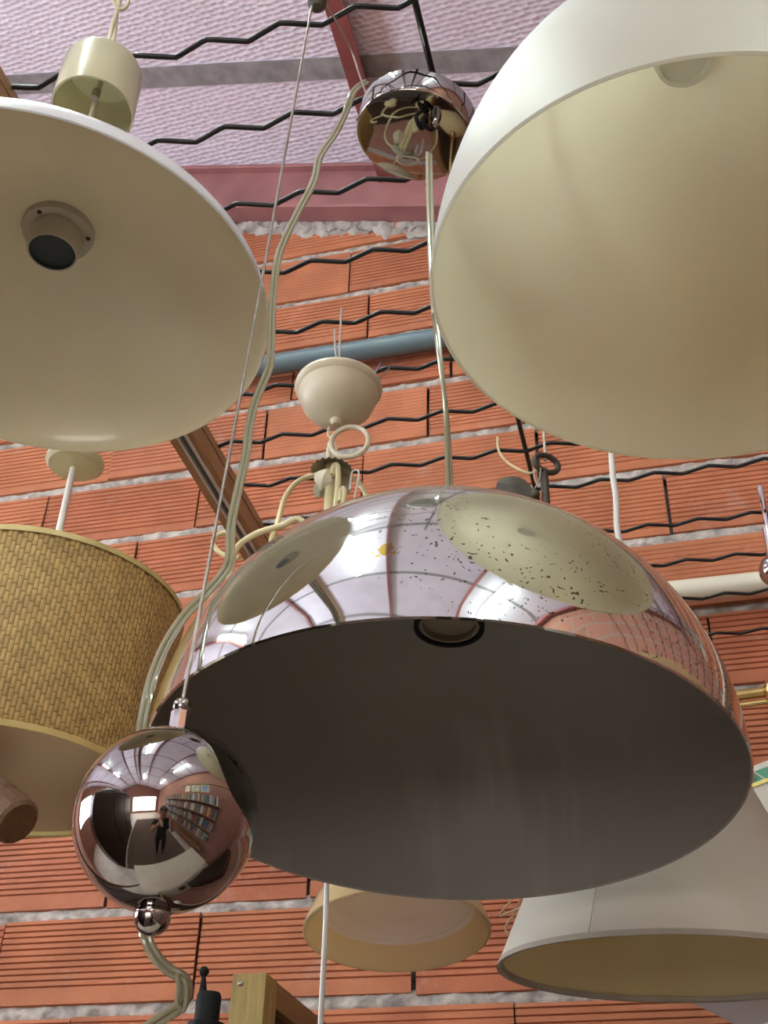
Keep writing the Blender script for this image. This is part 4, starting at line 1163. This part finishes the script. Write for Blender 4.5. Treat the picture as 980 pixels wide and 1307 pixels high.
# pale table added to bounce light up; dark sideboards added to darken reflections
t = Thing('bounce_table', 'pale wooden table added below the hanging lamps to bounce light', 'table', (0.0, 0.6, 0))
M_table = mat('bounce_table_wood', (0.70, 0.63, 0.50), 0.5, var=0.06, scale=5)  # pale so the added table reflects light into the shades
t.part('table_top', box(-0.68, 0.85, 0.22, 0.98, 0.72, 0.75), M_table, world=True, bevel=0.004)
for lx in (-0.64, 0.76):
    for ly in (0.26, 0.89):
        t.part('leg', box(lx, lx + 0.05, ly, ly + 0.05, 0.0, 0.72), M_table, world=True)
for lb, xa_, xb_ in (('dark walnut sideboard added to darken reflections, left of pine frame', -2.1, -0.56), ('dark walnut sideboard added to darken reflections, by book shelves', 0.32, 1.2)):
    t = Thing('sideboard', lb, 'sideboard', ((xa_ + xb_) / 2, 1.7, 0))
    t.part('body', box(xa_, xb_, 1.5, YW - 0.012, 0.0, 1.3), M_darkwood, world=True, bevel=0.006)
    nd = max(1, round((xb_ - xa_) / 0.5)); wd_ = (xb_ - xa_) / nd
    for k in range(nd):
        dr = t.part('door', box(xa_ + wd_ * k + 0.02, xa_ + wd_ * (k + 1) - 0.02, 1.485, 1.5, 0.1, 1.22), M_darkwood, world=True, bevel=0.004)
        t.part('knob', lathe(sphere_prof(0.012, 10), 16, M=Tr(xa_ + wd_ * (k + 1) - 0.07, 1.475, 0.75)), M_brass, world=True, under=dr)

# book shelves along the right wall
BCX0, BCX1, BY0, BY1 = 1.25, 1.54, -3.4, 0.5
zs = [0.50, 0.88, 1.26, 1.64, 2.02]
shelf_word = ['lowest', 'second lowest', 'middle', 'second highest', 'top']
for z, wd in zip(zs, shelf_word):
    t = Thing('book_shelf', ('long wooden wall shelf of books, %s of five on right wall' if wd != 'lowest' else 'long bare wooden wall shelf, %s of five on right wall') % wd, 'shelf', (1.4, -1.45, z))
    t.part('board', box(BCX0, BCX1 + 0.01, BY0, BY1, z - 0.012, z + 0.012), M_shelfwood, world=True)
    for y in (BY0 + 0.1, BY0 + 1.3, BY0 + 2.6, BY1 - 0.1):
        t.part('bracket', box(BCX0 + 0.05, BCX1 + 0.01, y - 0.01, y + 0.01, z - 0.035, z - 0.012), M_blackpl, world=True)
cols = [(0.55, 0.52, 0.45), (0.10, 0.10, 0.12), (0.35, 0.07, 0.05), (0.10, 0.16, 0.28), (0.60, 0.58, 0.55), (0.22, 0.20, 0.17), (0.16, 0.25, 0.16), (0.45, 0.33, 0.14)]
bmats = [mat('book_cover_%d' % i, c, 0.6, var=0.15, scale=8) for i, c in enumerate(cols)]
names = ['ivory', 'black', 'dark red', 'navy blue', 'white', 'brown', 'green', 'mustard']
M_page = mat('book_pages', (0.62, 0.57, 0.46), 0.8, var=0.08, scale=40)
bmesh_cache = {}
for i in range(8):
    w, h, dpt = 0.040 + 0.010 * (i % 3), 0.22 + 0.012 * (i % 5), 0.16
    gg = Geo()
    box(0, dpt, -w / 2, -w / 2 + 0.003, 0, h, gg); box(0, dpt, w / 2 - 0.003, w / 2, 0, h, gg); box(0, 0.004, -w / 2, w / 2, 0, h, gg)
    box(0.004, dpt - 0.004, -w / 2 + 0.003, w / 2 - 0.003, 0.003, h - 0.003, gg, 1)
    o = make_obj('book', gg, [bmats[i], M_page]); bmesh_cache[i] = (o.data, w); bpy.data.objects.remove(o)
nb = 0
for z, wd in zip(zs[1:], shelf_word[1:]):
    y = BY0 + 0.03
    while y < BY1 - 0.06 and nb < 285:
        i = rnd.randrange(8)
        me, w = bmesh_cache[i]
        o = bpy.data.objects.new('book', me)
        COL.objects.link(o)
        o.location = (BCX0 + rnd.uniform(0.005, 0.03), y + w / 2, z + 0.012)
        tag(o, '%s hardback book standing on the %s wall shelf' % (names[i], wd), 'book', '%s books on the %s shelf' % (names[i], wd))
        nb += 1
        y += w + rnd.choice((0.001, 0.002, 0.003, 0.02))
# three framed pictures above it
for i, (yc, w, h, c, lb) in enumerate(((-0.2, 0.36, 0.28, (0.25, 0.35, 0.45), 'gold framed pale blue landscape picture above book shelves'),
                                       (-0.7, 0.40, 0.30, (0.40, 0.42, 0.36), 'gold framed grey-green picture above book shelves'),
                                       (-1.2, 0.26, 0.36, (0.60, 0.58, 0.52), 'narrow upright pale picture above book shelves'))):
    t = Thing('framed_picture', lb, 'picture', (X1 - 0.01, yc, 2.5))
    t.part('canvas', box(X1 - 0.012, X1, yc - w / 2, yc + w / 2, 2.5, 2.5 + h), mat('painted_canvas_%d' % i, c, 0.6, var=0.5, scale=7), world=True)
    gg = Geo()
    for (a0, a1, b0, b1) in ((-w / 2 - 0.03, w / 2 + 0.03, -0.03, 0.0), (-w / 2 - 0.03, w / 2 + 0.03, h, h + 0.03), (-w / 2 - 0.03, -w / 2, 0.0, h), (w / 2, w / 2 + 0.03, 0.0, h)):
        box(X1 - 0.025, X1, yc + a0, yc + a1, 2.5 + b0, 2.5 + b1, gg)
    t.part('frame', gg, M_goldtrim, world=True)

# ================================================================== THE PHOTOGRAPHER
FH, RH = Vector((-0.2656, 0.9641, 0)), Vector((0.9641, 0.2656, 0))
def W(r_, f_, z_):
    return RH * r_ + FH * f_ + Vector((0, 0, z_))
def mat_person():
    m, nt, N, L, b = nodes_of('skin_and_dark_clothes')
    tc = N.new('ShaderNodeTexCoord')
    sp_ = N.new('ShaderNodeSeparateXYZ'); L.new(tc.outputs['Object'], sp_.inputs[0])
    a_ = N.new('ShaderNodeMath'); a_.operation = 'GREATER_THAN'; a_.inputs[1].default_value = 1.43; L.new(sp_.outputs[2], a_.inputs[0])
    dt = N.new('ShaderNodeVectorMath'); dt.operation = 'DOT_PRODUCT'; dt.inputs[1].default_value = tuple(FH); L.new(tc.outputs['Object'], dt.inputs[0])
    b_ = N.new('ShaderNodeMath'); b_.operation = 'GREATER_THAN'; b_.inputs[1].default_value = -0.345; L.new(dt.outputs['Value'], b_.inputs[0])
    c_ = N.new('ShaderNodeMath'); c_.operation = 'GREATER_THAN'; c_.inputs[1].default_value = 1.0; L.new(sp_.outputs[2], c_.inputs[0])
    d_ = N.new('ShaderNodeMath'); d_.operation = 'MULTIPLY'; L.new(b_.outputs[0], d_.inputs[0]); L.new(c_.outputs[0], d_.inputs[1])
    e_ = N.new('ShaderNodeMath'); e_.operation = 'MAXIMUM'; L.new(a_.outputs[0], e_.inputs[0]); L.new(d_.outputs[0], e_.inputs[1])
    n_ = N.new('ShaderNodeTexNoise'); n_.inputs['Scale'].default_value = 30; L.new(tc.outputs['Object'], n_.inputs['Vector'])
    k_ = ramp(N, [(0.3, (0.020, 0.020, 0.024)), (0.7, (0.032, 0.032, 0.038))]); L.new(n_.outputs['Fac'], k_.inputs[0])
    x_ = N.new('ShaderNodeMix'); x_.data_type = 'RGBA'
    L.new(e_.outputs[0], x_.inputs[0]); L.new(k_.outputs[0], x_.inputs[6]); x_.inputs[7].default_value = (0.48, 0.27, 0.19, 1)
    L.new(x_.outputs[2], b.inputs['Base Color']); b.inputs['Roughness'].default_value = 0.6
    return m
V, E_, RD = [], [], []
def jt(p, r_, par=None):
    V.append(tuple(p)); RD.append(r_)
    if par is not None:
        E_.append((par, len(V) - 1))
    return len(V) - 1
BF = -0.46
pel = jt(W(0, BF, 0.95), 0.135)
bel = jt(W(0, BF, 1.10), 0.125, pel)
che = jt(W(0, BF + 0.01, 1.28), 0.14, bel)
shd = jt(W(0, BF + 0.01, 1.38), 0.11, che)
nek = jt(W(0, BF + 0.025, 1.46), 0.054, shd)
jaw = jt(W(0, BF + 0.05, 1.535), 0.070, nek)
hea = jt(W(0, BF + 0.045, 1.61), 0.084, jaw)
crn = jt(W(0, BF + 0.035, 1.675), 0.068, hea)
PC = Vector((0, 0, 1.6)) - up * 0.055 - fw * 0.018       # phone centre
for s_ in (-1, 1):
    hip = jt(W(0.09 * s_, BF, 0.90), 0.095, pel)
    kne = jt(W(0.10 * s_, BF + 0.02, 0.50), 0.060, hip)
    clf = jt(W(0.105 * s_, BF - 0.01, 0.34), 0.056, kne)
    ank = jt(W(0.11 * s_, BF - 0.02, 0.09), 0.040, clf)
    toe = jt(W(0.125 * s_, BF + 0.12, 0.043), 0.034, ank)
    sh = jt(W(0.165 * s_, BF + 0.01, 1.385), 0.062, shd)
    elb = jt(W(0.235 * s_, BF + 0.17, 1.20), 0.043, sh)
    wri = jt(W(0.085 * s_, -0.075, 1.495), 0.027, elb)
    palm0 = Vector(W(0.068 * s_, -0.050, 1.525))
    pal = jt(palm0, 0.026, wri)
    edge = PC + rt * (0.043 * s_)
    base = [palm0 + up * (0.045 - 0.014 * i) + rt * (0.006 * s_) + fw * 0.008 for i in range(4)]
    for i in range(4):
        ln = (0.9, 1.0, 0.95, 0.78)[i]
        k0 = jt(base[i], 0.0092, pal)
        k1 = jt(edge + up * (0.022 - 0.019 * i) + rt * (0.012 * s_) + fw * 0.010, 0.0085, k0)
        k2 = jt(edge + up * (0.020 - 0.019 * i) + rt * ((0.004 - 0.012 * ln) * s_) + fw * 0.0135, 0.0075, k1)
    t0 = jt(palm0 + rt * (-0.016 * s_) - fw * 0.012 + up * 0.008, 0.0105, pal)
    t1 = jt(edge - fw * 0.016 - up * 0.030 + rt * (-0.004 * s_), 0.0095, t0)
    t2 = jt(edge - fw * 0.015 - up * 0.006 + rt * (-0.016 * s_), 0.008, t1)
me = bpy.data.meshes.new('person')
me.from_pydata(V, E_, [])
po = bpy.data.objects.new('person', me)
COL.objects.link(po)
sk = po.modifiers.new('skin', 'SKIN'); sk.use_smooth_shade = True
ss = po.modifiers.new('subdivision', 'SUBSURF'); ss.levels = 2; ss.render_levels = 2
for i, v_ in enumerate(me.skin_vertices[0].data):
    v_.radius = (RD[i], RD[i] * (0.78 if i in (0, 1, 2, 3) else 1.0))
    v_.use_root = (i == 0)
me.materials.append(mat_person())
tag(po, 'person in dark clothes standing with both hands raised holding a phone', 'person')
hc = W(0, BF + 0.025, 1.625)
g = lathe(sphere_prof(0.094, 18, math.radians(-10), PI / 2), 36, M=Matrix.Translation(hc) @ Matrix.Rotation(math.radians(15.4), 4, 'Z') @ Matrix.Rotation(math.radians(22), 4, 'X') @ Matrix.Diagonal((0.95, 1.08, 1.02, 1)))
make_obj('hair', g, mat('dark_brown_hair', (0.03, 0.02, 0.014), 0.5, var=0.3, scale=60), po)
for s_ in (-1, 1):
    g = lathe(sphere_prof(0.012, 10), 16, M=Tr(*W(0.032 * s_, BF + 0.118, 1.607)))
    make_obj('eye', g, mat('eye_white_brown', (0.20, 0.15, 0.12), 0.2), po)
    g = lathe(sphere_prof(0.022, 10), 16, M=Matrix.Translation(W(0.086 * s_, BF + 0.04, 1.60)) @ Matrix.Rotation(math.radians(15.4), 4, 'Z') @ Matrix.Diagonal((0.35, 0.7, 1.35, 1)))
    make_obj('ear', g, mat('skin_tone', (0.48, 0.27, 0.19), 0.55), po)
g = lathe([(0.0, 0.05), (0.006, 0.04), (0.011, 0.02), (0.017, 0.006), (0.012, -0.004), (0.0, -0.006)], 16, M=Matrix.Translation(W(0, BF + 0.126, 1.567)) @ Matrix.Rotation(math.radians(15.4), 4, 'Z'))
make_obj('nose', g, mat('skin_tone', (0.48, 0.27, 0.19), 0.55), po)
g = tube(smooth_path([W(-0.024, BF + 0.112, 1.540), W(0, BF + 0.122, 1.538), W(0.024, BF + 0.112, 1.540)], 4), 0.005, 8, taper=[0.3, 0.7, 0.9, 1, 1, 1, 0.9, 0.7, 0.3])
make_obj('mouth', g, mat('lip_tone', (0.36, 0.14, 0.11), 0.5), po)
PM = Matrix((rt, up, -fw)).transposed().to_4x4(); PM.translation = PC
t = Thing('phone', 'slim black phone held up in both hands', 'phone', tuple(PC))
t.part('body', box(-0.037, 0.037, -0.074, 0.074, -0.004, 0.004).xf(PM), M_blackpl, world=True, bevel=0.003)
t.part('screen', box(-0.034, 0.034, -0.070, 0.070, 0.0041, 0.0046).xf(PM), mat('phone_glass', (0.03, 0.03, 0.035), 0.08), world=True)
